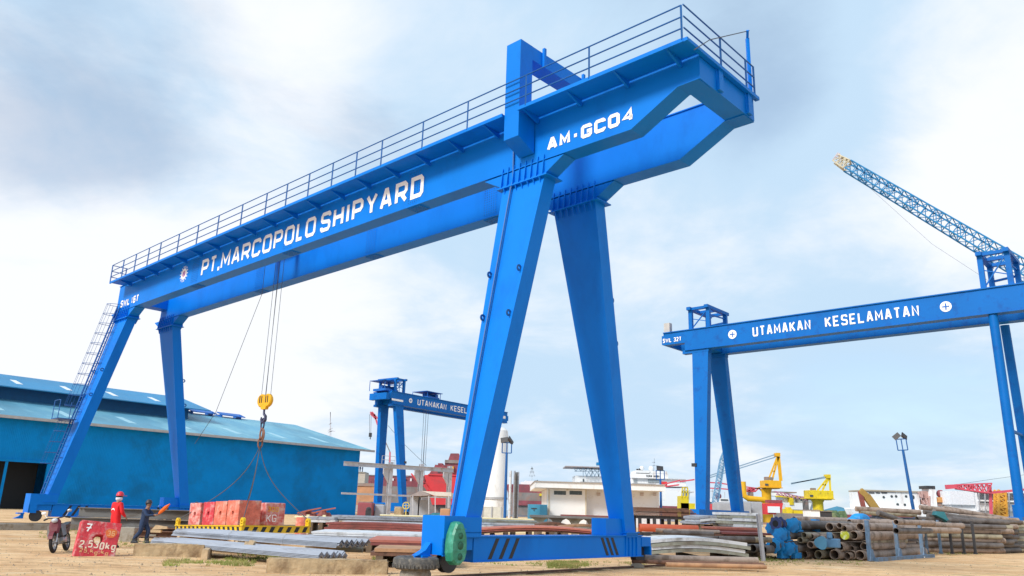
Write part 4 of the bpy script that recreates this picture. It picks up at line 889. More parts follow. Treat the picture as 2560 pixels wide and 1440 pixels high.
m_ = MB(); m_.box(S3+3.0, S3+4.9, -.03, -.004, c3a.z+.7, c3a.z+1.2); m_.box(-1.9, .6, -.05, -.02, c3a.z+.5, c3a.z+.8); m_.build('white_plate', WHITE, t3)
m_ = MB(); m_.box(-3.0, -2.21, .1, 3.9, c3a.z+.6, c3a.z+1.6); m_.build('machinery_platform', C2BL, t3)
for x, nm in ((-1.4, 'hoist_winch'), (8.4, 'hoist_winch')):
    HW = 1.5 if x < 0 else 1.05; m_ = MB(); z = c3a.z+2.0; m_.box(x-1.4, x+1.4, .6, 3.4, z, z+.35); m_.lathe([(0, -1), (.3, -1), (.3, 1), (0, 1)], 14, c=(x, 2.0, z+.68), axis='x'); m_.box(x+.9, x+1.5, 1, 3, z+.351, z+.9)
    for dx in (-1.7, 1.5):
        for dy in (.5, 3.9): m_.bar((x+dx, dy, z), (x+dx, dy, z+HW), .1)
    m_.box(x-2.1, x+1.9, .3, 3.6, z+HW, z+HW+.08); m_.build(nm, BLUE2, t3)
m_ = MB()
for dx in (-.3, .3):
    for dy in (1.9, 2.4): m_.tube([(8.4+dx, dy, c3a.z+1.9), (8.4+dx*.6, dy, 5.0)], .03, 4)
m_.build('hoist_ropes', ROPE, t3)
m_ = MB(); m_.cbox((.62, -1.2, 8.2), (.5, .4, .35)); m_.bar((.5, -1.1, 8.0), (.3, -.9, 8.0), .08); m_.build('floodlight', DARK, t3)
# ------------------------------------------------------------------ lattice booms
def lattice(mb, p, q, w0, w1, n, r=.06, rd=.035, up=Vector((0, 0, 1)), m=0):
    p, q = Vector(p), Vector(q); d = (q-p).normalized(); s = d.cross(up).normalized(); u = s.cross(d)
    def c(k, i):
        f = k/n; w = w0+(w1-w0)*f; a, b = ((-1, -1), (1, -1), (1, 1), (-1, 1))[i]; return p.lerp(q, f)+s*a*w/2+u*b*w/2
    for i in range(4): mb.bar(c(0, i), c(n, i), r*2, m=m)
    for k in range(n):
        for i in range(4):
            j = (i+1) % 4; mb.bar(c(k, i), c(k+1, j) if k % 2 else c(k+1, j), rd*2, m=m); mb.bar(c(k, j), c(k+1, i), rd*2, m=m) if k % 3 == 0 else None
            mb.bar(c(k, i), c(k, j), rd*2, m=m)
    return mb
cb = thing('crawler_crane', 'tall blue lattice boom crane reaching up from beyond the right edge', 'crane', (62, 68, 0))
tip, ft = P(2118, 414, 84), Vector((62, 68, 4.0))
tl = Vector((62, 68, 0)); m_ = MB(); k0 = tip.lerp(ft, .02); mid = P(2570, 715, 80); mid = P(2600, 700, 79); base_ = tip+(mid-tip)*1.9
lattice(m_, mid-tl, tip-tl, 1.6, 1.1, 24, .065, .04); lattice(m_, base_-tl, mid-tl, 1.75, 1.6, 18, .08, .05)
m_.build('boom', LATB, cb)
m_ = MB(); tp2 = P(2088, 385, 84.5); lattice(m_, tip-tl, P(2090, 397, 84.6)-tl, 1.15, .9, 3, .06, .04); m_.build('boom_head', MAT('head_yellow_grey', (.55, .50, .36), .6), cb)
m_ = MB(); lattice(m_, P(2092, 400, 84.6)-tl, P(2096, 383, 84.6)-tl, .8, .2, 2, .03, .02); m_.build('jib_tip', MAT('tip_pale', (.6, .5, .5), .6), cb)
dwn = base_-tl; m_ = MB(); m_.box(dwn.x-2, dwn.x+5, dwn.y-1.7, dwn.y+1.7, 1.2, dwn.z+1.5 if dwn.z < 6 else 5.0); m_.build('crane_body', LATB, cb)
m_ = MB()
for s in (-2.4, 1.6): m_.box(dwn.x-3, dwn.x+4, dwn.y+s, dwn.y+s+.8, -.02, 1.19)
m_.build('tracks', DARK, cb)
m_ = MB(); m_.bar((dwn.x, dwn.y, 3), (dwn.x, dwn.y, dwn.z), 1.5); m_.build('mast', LATB, cb)
m_ = MB(); m_.tube([P(2125, 425, 84)-tl, P(2330, 610, 80)-tl, P(2560, 760, 78)-tl], .012, 4); m_.build('boom_rope', ROPE, cb)
# ------------------------------------------------------------------ tank, posts, frame beyond
q = P(1234, 1290, 118); tk = thing('storage_tank', 'tall plain white storage tank behind the near leg of the big crane', 'tank', (q.x, q.y, 0))
rt = (1264-1204)/2/1970*118; ht = P(1240, 1068, 118).z
m_ = MB(); m_.lathe([(0, -.02), (rt, 0), (rt, ht-1.2), (rt*.93, ht-.5), (rt*.7, ht-.1), (0, ht)], 36); m_.build('tank_shell', WHITEB, tk, smooth=True)
m_ = MB(); m_.lathe([(rt+.10, 3.0), (rt+.14, 3.0), (rt+.14, 3.3), (rt+.10, 3.3)], 36, closed=True); m_.build('tank_band', PALETRIM, tk, smooth=True)
def wallfence(label, x0, x1, y0, y1, Y, mat, postm, n, name='fence'):
    a, b = P(x0, y1, Y), P(x1, y1, Y); h0 = P(x0, y0, Y).z; t = thing(name, label, 'fence', (a.x, a.y, 0)); L_ = b.x-a.x
    m_ = MB(); m_.box(0, L_, 0, .12, -.02, h0); m_.box(-.05, L_+.05, -.03, .15, h0+.002, h0+.12); m_.build('panel', mat, t)
    for k in range(n):
        m_ = MB(); x = L_*(k+.5)/n; m_.box(x-.08, x+.08, -.1, -.002, -.02, h0+.15); m_.build('post', postm, t)
wallfence('pale grey panel fence at the foot of the white tank', 1193, 1265, 1268, 1296, 112, MAT('fence_pale', (.62, .62, .56), .8), GREYB, 3)
def lamp(label, px, py0, py1, Y, lean=0, kind=0):
    b = P(px, py0, Y); H = P(px, py1, Y).z; s = Y/1970*1.0
    hs = .72 if kind == 2 else .85
    t = thing('lamp_post', label, 'lamp post', (b.x, b.y, 0), (0, R(lean), 0)); u = (H)/10.0
    m_ = MB(); m_.tube([(0, 0, -.05), (0, 0, H*.45), (0, 0, H-.9)], [.16*1.2, .14*1.2, .11*1.2], 10); m_.box(-.3, .3, -.3, .3, -.05, .25); m_.build('pole', BLUE3, t)
    m_ = MB(); w = .55
    for x in (-w, 0, w): m_.bar((x, 0, H-.9), (x, 0, H+.3), .09)
    for z in (H-.9, H+.3): m_.bar((-w, 0, z), (w, 0, z), .1)
    m_.build('lamp_bracket', BLUE3, t)
    for k, (x, rx, ry) in enumerate({0: ((-.35, 20, -10), (.55, 40, 50)), 1: ((-.05, 25, 5),), 2: ((-.62, 15, -35), (.62, 15, 35))}[kind]):
        m_ = MB(); m_.loft([[(-.55, -.02, -.38), (.55, -.02, -.38), (.55, -.02, .38), (-.55, -.02, .38)], [(-.50, .12, -.33), (.50, .12, -.33), (.50, .12, .33), (-.50, .12, .33)], [(-.25, .4, -.18), (.25, .4, -.18), (.25, .4, .18), (-.25, .4, .18)]])
        o = m_.build('floodlight', DARK, t); o.location = (x*hs, 0, H+.62); o.scale = (hs, hs, hs); o.rotation_euler = (R(-rx), R(ry), R(ry*.6))
        m_ = MB(); m_.box(-.5, .5, -.04, -.022, -.33, .33); m_.build('lamp_glass', DARK, o)
lamp('blue lamp post with two floodlights in front of the white tank', 1262, 1292, 1113, 95, 0, 0)
lamp('slim lamp post with one square floodlight beside the white ship', 1653, 1290, 1182, 110, 0, 1)
lamp('leaning blue lamp post with two floodlights spread like wings', 2290, 1290, 1105, 88, -4.2, 2)
PB = P(1281, 1290, 92); gpl = 'tall pipes standing upright beside the lamp post'
for k, (dx, dy, h, r_, mt) in enumerate(((-.34, 0, 5.9, .15, STEELL), (.12, .1, 5.9, .11, STEELG), (.34, 0, 5.75, .11, STEELD), (.55, .1, 5.8, .10, STEELG), (.22, -.25, 5.6, .09, STEELD))):
    m_ = MB(); m_.tube([(0, 0, -.02), (0, 0, h)], r_, 10); tag(m_.build('upright_pipe', mt, loc=(PB.x+dx, PB.y+dy, 0), smooth=True), 'thick pale pipe standing upright beside the blue lamp post' if k == 0 else 'thin grey pipe standing upright in the cluster beside the blue lamp post', 'pipe', gpl)
fa, fb_ = P(880, 1280, 111), P(1125, 1292, 121); fd = (fb_-fa); fd.z = 0; FL = fd.length; frot = math.atan2(fd.y, fd.x)
ff = thing('frame_structure', 'open grey steel frame of columns and beams beside the blue shed', 'steel frame', (fa.x, fa.y, 0), frot)
FH = P(895, 1160, 111.5).z
def floc(px, Y): p_ = P(px, 1290, Y)-fa; return p_.x*math.cos(frot)+p_.y*math.sin(frot)
for px, Y in ((966, 114.6), (1044, 117.8), (1118, 120.8)):
    x = floc(px, Y); m_ = MB(); m_.box(x-.26, x+.26, -.30, -.24, -.02, FH+.55); m_.box(x-.26, x+.26, .24, .30, -.02, FH+.55); m_.box(x-.06, x+.06, -.239, .239, -.02, FH+.55); m_.build('column', GREYP, ff)
    m_ = MB(); m_.prism([(x-.261, FH-.35), (x-1.1, FH-.35), (x-1.1, FH-1.1), (x-.261, FH-2.3)], 'y', -.15, .15); m_.build('corbel', GREYP, ff)
m_ = MB(); m_.box(-2.0, FL, -.35, -.305, FH-.33, FH+.17); m_.box(-2.0, FL, -.50, -.30, FH+.171, FH+.21); m_.box(-2, FL, -.50, -.30, FH-.37, FH-.331); m_.build('top_beam', GREYP, ff)
m_ = MB(); m_.box(-2.0, FL, -.40, -.305, FH*.42, FH*.42+.25); m_.build('mid_beam', GREYP, ff)
m_ = MB(); x = floc(960, 114.4)
for dx in (-1.1, 0, 1.0): m_.bar((x+dx, 0, FH+.2), (x+dx, 0, FH+1.35), .06)
for z in (FH+.8, FH+1.35): m_.bar((x-1.1, 0, z), (x+1.0, 0, z), .06)
m_.build('guard_rail', GREYP, ff)
# cream pipeline with dark clamps
pa, pb = P(738, 1286, 60), P(1345, 1302, 60); pl = thing('pipeline', 'cream pipeline with dark clamps on low stands across the yard', 'pipeline', (pa.x, pa.y, 0)); Lp = pb.x-pa.x
m_ = MB(); m_.tube([(0, 0, .62), (Lp, 0, .62)], .13, 12); m_.tube([(6, 1.2, .95), (Lp, 1.2, .95)], .06, 8); m_.box(4.5, Lp, -.25, .5, -.02, .40); m_.build('pipe_run', CREAM, pl, smooth=True)
for k in range(15):
    x = .6+k*Lp/15; m_ = MB(); m_.box(x-.05, x+.05, -.17, .17, .30, .78); m_.build('clamp', BLACK if k % 2 else CREAM, pl)
    m_ = MB(); m_.box(x+.25, x+.37, -.1, .1, -.02, .5); m_.box(x+.2, x+.42, .1, .22, .3, .85); m_.build('stand', CREAM, pl)
q = P(1015, 1264, 66); m_ = MB(); m_.lathe([(.22, -.03), (.30, -.03), (.30, .03), (.22, .03)], 16, axis='y', closed=True); m_.bar((-.25, 0, 0), (.25, 0, 0), .05); m_.bar((0, 0, -.25), (0, 0, .25), .05); m_.tube([(0, 0, 0), (0, .2, 0), (0, .2, -q.z)], .05, 8)
tag(m_.build('pipe_valve', MAT('valve_yellow', (.60, .48, .12), .5), loc=q), 'yellow valve wheel on a stem above the cream pipeline', 'valve')
q = P(920, 1297, 62); m_ = MB(); m_.box(-.22, .22, -.2, .2, 0, .85); m_.box(-.2, .2, -.18, .18, .851, 1.25, 1); m_.lathe([(0, 1.25), (.2, 1.25), (.2, 1.4), (.1, 1.5), (0, 1.5)], 12, m=1); tag(m_.build('valve_chest', [WHITE, DARK], loc=(q.x, q.y, 0)), 'white box with a dark motor on top beside the shed corner', 'box')
# ------------------------------------------------------------------ yard stacks
def plate_stack(n, px, py, rot, L_, Wd, th, mats, label, group, z0=.1, gap=.012, jit=.12, cat='steel plate', name='steel_plate', bow=0.0, Y=None):
    """n plates lying on each other; px, py is the near right corner of the lowest; L_ runs along rot+90, Wd along rot"""
    o0 = G(px, py, z0) if Y is None else P(px, py, Y); 
    if Y is not None: o0.z = z0
    z = z0
    for k in range(n):
        t_ = th*random.uniform(.8, 1.25); m_ = MB(); nx = 12; dx, dy = random.uniform(-jit, jit), random.uniform(-jit, jit)
        bw = lambda s: bow*math.sin(math.pi*s)
        m_.loft([[(0, L_*i/nx, bw(i/nx)), (Wd, L_*i/nx, bw(i/nx)), (Wd, L_*i/nx, t_+bw(i/nx)), (0, L_*i/nx, t_+bw(i/nx))] for i in range(nx+1)])
        q = at_local(Vector((o0.x, o0.y, 0)), rot, dx, dy, z)
        lab = label if isinstance(label, str) else label[min(k, len(label)-1)]
        tag(m_.build(name, mats[k % len(mats)], loc=q, rot=rot+R(random.uniform(-.6, .6))), lab, cat, group); z += t_+gap
    for i in (.2, .5, .8):                    # bearers under the stack
        q = at_local(Vector((o0.x, o0.y, 0)), rot, -.05, L_*i, 0); m_ = MB(); m_.box(0, Wd+.1, -.08, .08, -.06, max(.02, z0-.006)); tag(m_.build('timber_bearer', BEAR, loc=q, rot=rot), 'low bearer under the '+(group or 'stack'), 'timber', 'bearers under the '+(group or 'stack'))
HX = R(90)                                    # stacks whose length runs across the picture
def xstack(n, x0, x1, ytop, ybot, Y, Wd, mats, label, group, tilt=0, name='steel_plate', cat='steel plate', bow=0.0, jit=.15):
    """plates running from x0 to x1 between two heights, Y metres ahead, near edge turned by tilt degrees"""
    a, b = P(x0, (ytop+ybot)/2, Y), P(x1, (ytop+ybot)/2, Y); xm = (x0+x1)/2; ym = 1275+.03*(xm-1280)
    zt = P(xm, ytop, Y).z; zb = max(.05, P(xm, ybot, Y).z); zt = max(zt, zb+.03*n); L_ = b.x-a.x; z = zb; th = (zt-zb)/n
    for k in range(n):
        t_ = th-.012; m_ = MB(); nx = 14; bw = lambda s: bow*math.sin(math.pi*s)
        m_.loft([[(L_*i/nx, 0, bw(i/nx)), (L_*i/nx, Wd, bw(i/nx)), (L_*i/nx, Wd, bw(i/nx)+t_), (L_*i/nx, 0, bw(i/nx)+t_)] for i in range(nx+1)])
        lab = label if isinstance(label, str) else label[min(k, len(label)-1)]
        tag(m_.build(name, mats[k % len(mats)], loc=(a.x+random.uniform(-jit, jit), a.y+random.uniform(-.1, .1)*jit*3, z), rot=R(tilt+random.uniform(-.5, .5))), lab, cat, group); z += th
    for i in (.12, .5, .88):
        m_ = MB(); m_.box(-.1, .1, 0, Wd, -.06, zb-.006); tag(m_.build('timber_bearer', BEAR, loc=(a.x+L_*i*math.cos(R(tilt)), a.y+.03+L_*i*math.sin(R(tilt)), 0), rot=R(tilt)), 'bearer under the '+(group or 'stack'), 'timber', 'bearers under the '+(group or 'stack'))
def ibeam(L_, h, w, tf=.03, tw=.02):
    m_ = MB(); m_.prism([(-w/2, 0), (w/2, 0), (w/2, tf), (tw/2, tf), (tw/2, h-tf), (w/2, h-tf), (w/2, h), (-w/2, h), (-w/2, h-tf), (-tw/2, h-tf), (-tw/2, tf), (-w/2, tf)], 'x', 0, L_); return m_
# I-beams at the left
ib = [(204, 0, 1262, 37.2, 8.6, .42), (196, .02, 1262, 37.8, 8.6, .42), (180, 0, 1290, 36.9, 8.8, .34), (240, 0, 1306, 36.3, 7.0, .26), (230, 0, 1306, 36.8, 7.2, .26), (262, 0, 1320, 36.0, 6.4, .26)]
names_ = ['deep grey steel beam on top of the pile at the far left, pale upper edge', 'deep grey steel beam lying just behind the top one of the left pile', 'grey steel beam in the second layer of the left pile, reaching farthest left', 'rusty steel beam at the front of the third layer of the left pile', 'rusty steel beam behind the front one in the third layer of the left pile', 'lowest steel beam of the left pile, dark brown']
zc = [1.16-.42, 1.16-.42, .40, .14, .14, .02]
for k, (px, dz, py, Y, L_, h) in enumerate(ib):
    q = P(px, 1290, Y); tag(ibeam(L_, h-.01, .34).build('steel_beam', [STEELD, STEELD, STEELD, RUST, RUST, RUST][k], loc=(q.x, q.y, zc[k]), rot=R(2.0)), names_[k], 'steel beam', 'steel beams piled before the shed')
for k, x in enumerate((300, 392, 470)):
    q = P(x, 1320, 36.4); m_ = MB(); m_.box(-.18, .18, -.4, 1.2, -.05, .135); tag(m_.build('bearer_block', CONC, loc=(q.x, q.y, 0)), 'concrete bearer under the left beam pile', 'bearer', 'bearers under the beam pile')
q = G(322, 1352); m_ = MB(); m_.box(-.28, .28, -.25, .25, -.05, .52); tag(m_.build('footing_block', CONC, loc=q, bevel=.03), 'weathered concrete block between the two people', 'concrete block')
q = P(395, 1304, 34.5); m_ = MB(); m_.box(-.35, .2, -.08, .08, 0, .10); m_.prism([(-.2, .104), (.45, .16), (.42, .24), (-.05, .30)], 'y', -.06, .06); tag(m_.build('wood_offcut', WOOD, loc=(q.x, q.y, .27)), 'pale split wood offcuts lying on the lowest beam', 'wood')
# stacks between the shed and the crane
xstack(3, 832, 1348, 1295, 1309, 47, 2.2, [STEELG], ['grey channel stack under the long grey top section', 'grey channel in the middle of the stack behind the near leg', 'long grey top section of the stack behind the near leg'], 'grey sections before the cream pipeline', 3)
xstack(2, 770, 835, 1292, 1306, 46, 1.6, [STEELL, STEELG], 'short pale section beside the end of the long grey sections', 'short pale sections beside the red block', 2)
xstack(2, 850, 1230, 1308, 1317, 43, 2.0, [STEELL], 'pale grey plate edge below the long grey sections', 'pale plates below the grey sections', 2)
xstack(3, 815, 1060, 1309, 1327, 38, 2.6, [PRIM2], 'maroon primed plate in the stack right of the yellow frame', 'maroon plates right of the yellow frame', 2, bow=.04)
xstack(3, 770, 1075, 1332, 1347, 30, 3.2, [STEELG, STEELL, STEELL], 'pale grey plate in the stack above the angle bars', 'pale plates behind the angle bars', 3)
xstack(2, 930, 1120, 1351, 1366, 25.5, 3.4, [PRIM2, PRIM], ['brown underside plate beneath the salmon primed plate', 'salmon primed plate on top of the stack left of the near wheels'], 'primed plates left of the near wheels', 4)
xstack(2, 925, 1120, 1372, 1392, 23.0, 2.2, [RUST, TANP], ['rusty plate under the tan plate beside the tyre', 'tan rusty plate lying low beside the tyre'], 'tan plates beside the tyre', 5)
xstack(4, 1188, 1345, 1301, 1324, 44, 2.4, [STEELO, STEELG, STEELL], 'grey plate in the stack seen between the two near legs', 'grey plates between the near legs', 2)
xstack(3, 1188, 1545, 1327, 1341, 31.5, 3.0, [RUST, PRIM2, PRIM], ['rusty bowed plate just above the sill beam', 'maroon bowed plate above the sill beam', 'salmon bowed plate on top, just above the sill beam'], 'bowed primed plates above the sill', 1, bow=.16)
xstack(1, 1340, 1420, 1311, 1320, 38, 1.6, [RUST], 'crumpled rusty plate under the long steel table', 'rusty scrap plates', 4, bow=.12)
xstack(2, 1400, 1530, 1316, 1328, 37, 1.6, [STEELO, TANP], 'curved olive plate leaning under the long steel table', 'curved olive plates', 2, bow=.10)
# long steel table on flared columns
ta, tb_ = P(1326, 1283, 52), P(1545, 1290, 52); tt = thing('steel_table', 'long low steel table on flared columns before the white building', 'work table', (ta.x, ta.y, 0)); Lt = tb_.x-ta.x
m_ = MB(); m_.box(0, Lt, 0, 1.6, 1.20, 1.34); m_.box(2.0, Lt-.4, .2, 1.4, 1.341, 1.42, 1); m_.build('table_top', [STEELD, PRIM2], tt)
for k in range(5):
    x = .6+k*(Lt-1.0)/4; m_ = MB(); m_.loft([[(x-a, .3, z), (x+a, .3, z), (x+a, 1.3, z), (x-a, 1.3, z)] for a, z in ((.22, -.02), (.16, .2), (.16, .8), (.32, 1.05), (.62, 1.199))]); m_.build('column', STEELD if k % 2 else STEELO, tt)
m_ = MB(); m_.box(0, Lt, .6, .7, .55, .66); m_.build('tie_rail', STEELD, tt)
# right of the rear leg
ta = P(1596, 1290, 52); tt = thing('plate_rack', 'dark steel rack stacked with rusty plates right of the rear leg', 'rack', (ta.x, ta.y, 0)); Lt = P(1750, 1290, 52).x-ta.x
m_ = MB()
for k in range(6): m_.box(-.3+.1*k*random.random(), Lt+random.uniform(-.3, .1)-(k*.12), random.uniform(-.2, 0), 2.6, 1.52+k*.085, 1.52+k*.085+.07)
m_.build('plate_load', RUST, tt)
m_ = MB(); m_.box(-.1, Lt+.1, 0, .16, 1.32, 1.51); m_.box(-.1, Lt+.1, 2.2, 2.36, 1.32, 1.51); m_.box(-.1, Lt+.1, .1, .2, .28, .5)
for k in range(5):
    x = .1+k*(Lt-.2)/4
    for y in (.0, 2.2): m_.box(x-.10, x+.10, y, y+.18, -.03, 1.319)
m_.build('rack_frame', DARK, tt)
for x0, x1, h, mt in ((.5, 1.1, .8, WHITEB), (1.3, 2.0, .9, TARP), (2.4, 3.2, .7, BLACK)):
    m_ = MB(); m_.box(x0, x1, .8, 1.6, .0, h); m_.box(x0+.08, x1-.08, .76, .799, .1, h-.1); m_.build('stored_crate', mt, tt, bevel=.03)
def hpipe(px0, px1, py, Y, r, mt, label, cat='pipe', group=None, tilt=0, open_=True, name='steel_pipe'):
    a, b = P(px0, py, Y), P(px1, py, Y); L_ = b.x-a.x; xm = 1275+.03*((px0+px1)/2-1280); z = max(r*.97, P((px0+px1)/2, py, Y).z)
    m_ = MB(); m_.lathe([(r*.86, 0), (r, 0), (r, L_), (r*.86, L_), (r*.86, 0)], 16, axis='x'); m_.box(.25, .26, -r*.85, r*.85, -r*.5, r*.5) if False else None
    o = m_.build(name, mt, smooth=True, loc=(a.x, a.y, z), rot=R(tilt)); return tag(o, label, cat, group)
hpipe(1598, 1746, 1321, 36, .165, ORGP, 'bright orange red pipe lying behind the rear leg', tilt=2)
hpipe(1658, 1785, 1333, 34, .09, PIPE2, 'dark brown pipe just below the orange pipe', tilt=2); hpipe(1640, 1800, 1328, 34.6, .08, PIPE, 'tan pipe tucked behind the dark brown pipe', tilt=2)
for k in range(6): hpipe(1628+k*42, 1628+k*42+95, 1345+k*.8, 32+.3*(k % 2), .105, (PIPEO, FLB, PIPE2, PIPE, PIPE2, PIPEO)[k], ('olive pipe end nearest the rear leg in the low pipe row', 'blue pipe second in the low pipe row', 'dark pipe in the low pipe row above the white sheets, left one', 'tan pipe in the middle of the low pipe row', 'dark pipe in the low pipe row above the white sheets, right one', 'olive pipe at the right end of the low pipe row')[k], group='low pipe row above the white sheets', tilt=8)
xstack(4, 1622, 1872, 1353, 1390, 29.2, 2.8, [STEELO, STEELL, STEELO, STEELL], ['olive grey bowed sheet at the bottom of the bowed sheet stack', 'pale bowed sheet in the lower middle of the bowed sheet stack', 'olive grey bowed sheet in the upper middle of the bowed sheet stack', 'white topped bowed sheet on top of the bowed sheet stack'], 'bowed sheets right of the sill', 2.5, bow=.13, name='bowed_sheet')
# rusty pipes in the very front
for k, (x0, x1, y, Y, r, mt, lab, tl) in enumerate(((1604, 1905, 1399, 26.6, .105, PIPE, 'tan open pipe on top of the loose rusty pipes in front', 6), (1580, 1895, 1408, 26.0, .055, RUST, 'thin rusty rod in front, farthest left of the loose pipes', 5), (1618, 1918, 1409, 25.7, .06, RUST, 'rusty pipe, second from the front of the loose pipes', 5), (1665, 1925, 1415, 25.2, .065, TANP, 'tan rusty pipe nearest the camera of the loose pipes', 6), (1640, 1922, 1411, 25.9, .05, PIPE2, 'dark thin pipe tucked between the loose rusty pipes', 5.5))):
    hpipe(x0, x1, y, Y, r, mt, lab, group='loose rusty pipes on the sand', tilt=tl)
q = G(1592, 1418); m_ = MB(); m_.loft([[(-.2*k, 0, z), (.25*k, .02, z), (.2*k, .3, z), (-.15*k, .25, z)] for k, z in ((1, -.02), (.9, .07), (.4, .12))]); tag(m_.build('stone_lump', CONC, loc=q), 'grey lump of concrete by the left end of the loose pipes', 'rubble')
# plate stacks by the grey post
xstack(3, 1745, 1835, 1292, 1312, 42, 2.6, [STEELG, STEELL, STEELG], 'blue grey plate in the low stack below the second crane', 'blue grey plates below the second crane', 5, bow=.08)
xstack(5, 1826, 1900, 1281, 1318, 40, 2.6, [STEELL, STEELO], 'pale plate in the tall square stack beside the grey post', 'tall plate stack beside the grey post', 4)
xstack(2, 1795, 1905, 1319, 1331, 37, 2.4, [PRIM2, PRIM], 'red primed plate below the tall square plate stack', 'red plates below the tall stack', 3)
xstack(2, 1798, 1925, 1331, 1342, 34.5, 1.8, [RUST, PRIM2], 'rusty plate under the red primed plates', 'rusty plates under the red ones', 3)
q = P(1906, 1356, 32); zq = P(1899, 1285, 32).z; m_ = MB(); m_.box(-.06, .06, -.06, -.04, -.02, zq); m_.box(-.06, .06, .04, .06, -.02, zq); m_.box(-.015, .015, -.039, .039, -.02, zq); tag(m_.build('rack_post', GREYP, loc=(q.x, q.y, 0), rot=(0, R(-4.5), R(20))), 'pale grey steel post leaning beside the tall plate stack', 'post')
# pipes along the rail direction in the racks at the right; local x runs along the pipes
PR = R(47)
def pipe_mesh(L_, r, n=18): 
    m_ = MB(); m_.lathe([(r*.85, 0), (r, 0), (r, L_), (r*.85, L_), (r*.85, 0)], n, axis='x'); return m_
def pipe_at(px, py, Y, r, L_, mt, label, group, rot=PR, cap=None, name='steel_pipe'):
    q = P(px, py, Y); q.z = max(q.z, r*.95); o = pipe_mesh(L_, r).build(name, mt, loc=q, rot=rot+R(random.uniform(-1, 1)), smooth=True); tag(o, label, 'pipe', group)
    if cap: m_ = MB(); m_.lathe([(0, -.03), (r*1.05, -.03), (r*1.05, .06), (r*.98, .06)], 18, axis='x'); m_.build('end_cap', cap, o)
    return o
g1 = 'large pipes in the front rack'
front = [(2086, 1388, .205), (2118, 1391, .15), (2046, 1386, .17), (2010, 1386, .16), (2098, 1367, .19), (2128, 1372, .135), (2060, 1364, .14), (2106, 1362, .10), (2026, 1362, .14), (2076, 1343, .185), (2112, 1338, .17), (2134, 1338, .19), (2050, 1345, .12), (2028, 1341, .12), (2010, 1338, .12), (2074, 1317, .175), (2098, 1314, .12), (2110, 1321, .13), (2000, 1350, .12), (1996, 1372, .13), (2128, 1390, .2)]
for k, (px, py, r) in enumerate(front):
    row = 'bottom' if py > 1380 else 'second' if py > 1355 else 'third' if py > 1330 else 'top'
    cap = CAPY if k == 10 else None
    o = pipe_at(px, py, 34.5+.004*(px-2000)+random.uniform(-.2, .5), r, 9.6, (PIPE, PIPE, PIPEO, PIPE)[k % 4], 'tan open ended pipe in the %s row of the front rack' % row if not cap else 'tan pipe closed with a yellow end cap in the front rack', g1, cap=cap)
g2_ = 'blue flanged pipes'
def flange(mb, r, lobes, x=0, th=.05):
    prof = []
    for k in range(lobes*6):
        a = 2*math.pi*k/(lobes*6); prof.append((r*(1+.09*math.cos(lobes*a))*math.cos(a), r*(1+.09*math.cos(lobes*a))*math.sin(a)))
    mb.prism(prof, 'x', x-th, x)
for k, (px, py, Y, r, lab) in enumerate(((1934, 1364, 33.6, .30, 'blue flanged pipe lowest in the blue cluster, facing the sand'), (1951, 1338, 33.9, .29, 'blue flanged pipe in the middle of the blue cluster'), (1940, 1309, 34.2, .27, 'dark flanged pipe at the upper left of the blue cluster'), (1980, 1313, 34.4, .29, 'bright blue flanged pipe at the upper right of the blue cluster'), (1972, 1372, 33.8, .25, 'blue flanged pipe low at the right of the blue cluster'), (1928, 1321, 34.6, .24, 'dark blue flanged pipe behind the left side of the blue cluster'))):
    q = P(px, py, Y); o = pipe_mesh(6.5, r*.62).build('flanged_pipe', PIPE2, loc=q, rot=PR+R((-4, 3, -6, 5, 2, -3)[k]), smooth=True); tag(o, lab, 'pipe', g2_)
    m_ = MB(); flange(m_, r, 7); flange(m_, r, 7, .34, .04); m_.build('flange', [FLB, FLB, MAT('flange_dark', (.04, .06, .18), .6) , FLB, FLB, FLB][k], o)
    m_ = MB(); m_.lathe([(0, -.056), (r*.5, -.056), (r*.5, -.051)], 16, c=(0, 0, 0), axis='x'); m_.build('bore', SHADE if k in (0, 2) else FLB, o)  # flat discs; the near-black ones paint the shade of an open bore
    m_ = MB(); m_.box(.4, 1.1, -r*.35, r*.35, -max(.02, q.z)+.02 if k in (0, 4) else -r*.9, -r*.63)
    m_.build('saddle', FLB, o)
q = P(2053, 1357, 33.9); m_ = MB(); flange(m_, .26, 3); tag(m_.build('pipe_flange', MAT('flange_sky', (.10, .30, .46), .5), loc=q, rot=PR), 'light blue loose flange leaning on the front rack pipes', 'flange')
q = P(2080, 1358, 34.0); m_ = MB(); m_.box(0, .3, -.25, .25, -.18, .18); m_.tube([(.05, .1, .18), (.05, .1, .42)], .12, 10); tag(m_.build('pipe_fitting', MAT('fitting_blue', (.12, .27, .45), .5), loc=q, rot=PR, bevel=.04), 'pale blue pipe fitting wedged among the front rack pipes', 'fitting')
for k, (px, py) in enumerate(((1862, 1371), (1882, 1371), (1908, 1374))): pipe_at(px, py, 33.0, .16, 5.0, PIPE2, ('dark open pipe on the sand, left of three before the blue cluster', 'dark open pipe on the sand, middle of three before the blue cluster', 'dark open pipe on the sand, right of three before the blue cluster')[k], 'three dark pipes on the sand', rot=R(50))
# rack with posts in front of the pipes
ra = G(2192, 1402); rb = G(2296, 1386); rd_ = (rb-ra); RLn = 7.5; rr = R(47); rk = thing('pipe_rack', 'blue grey pipe rack with three posts in front of the large pipes', 'rack', ra, rr)
m_ = MB(); m_.box(-.1, RLn+.3, -.10, .10, -.04, .12); m_.build('base_beam', RACK, rk)
for k in range(3):
    x = -.25+k*RLn/2.1; m_ = MB(); m_.box(x-.075, x+.075, .11, .26, -.02, 1.62); m_.prism([(x-.3, .0), (x+.3, .0), (x+.101, .45), (x-.101, .45)], 'y', .06, .105); m_.build('post', RACK, rk)
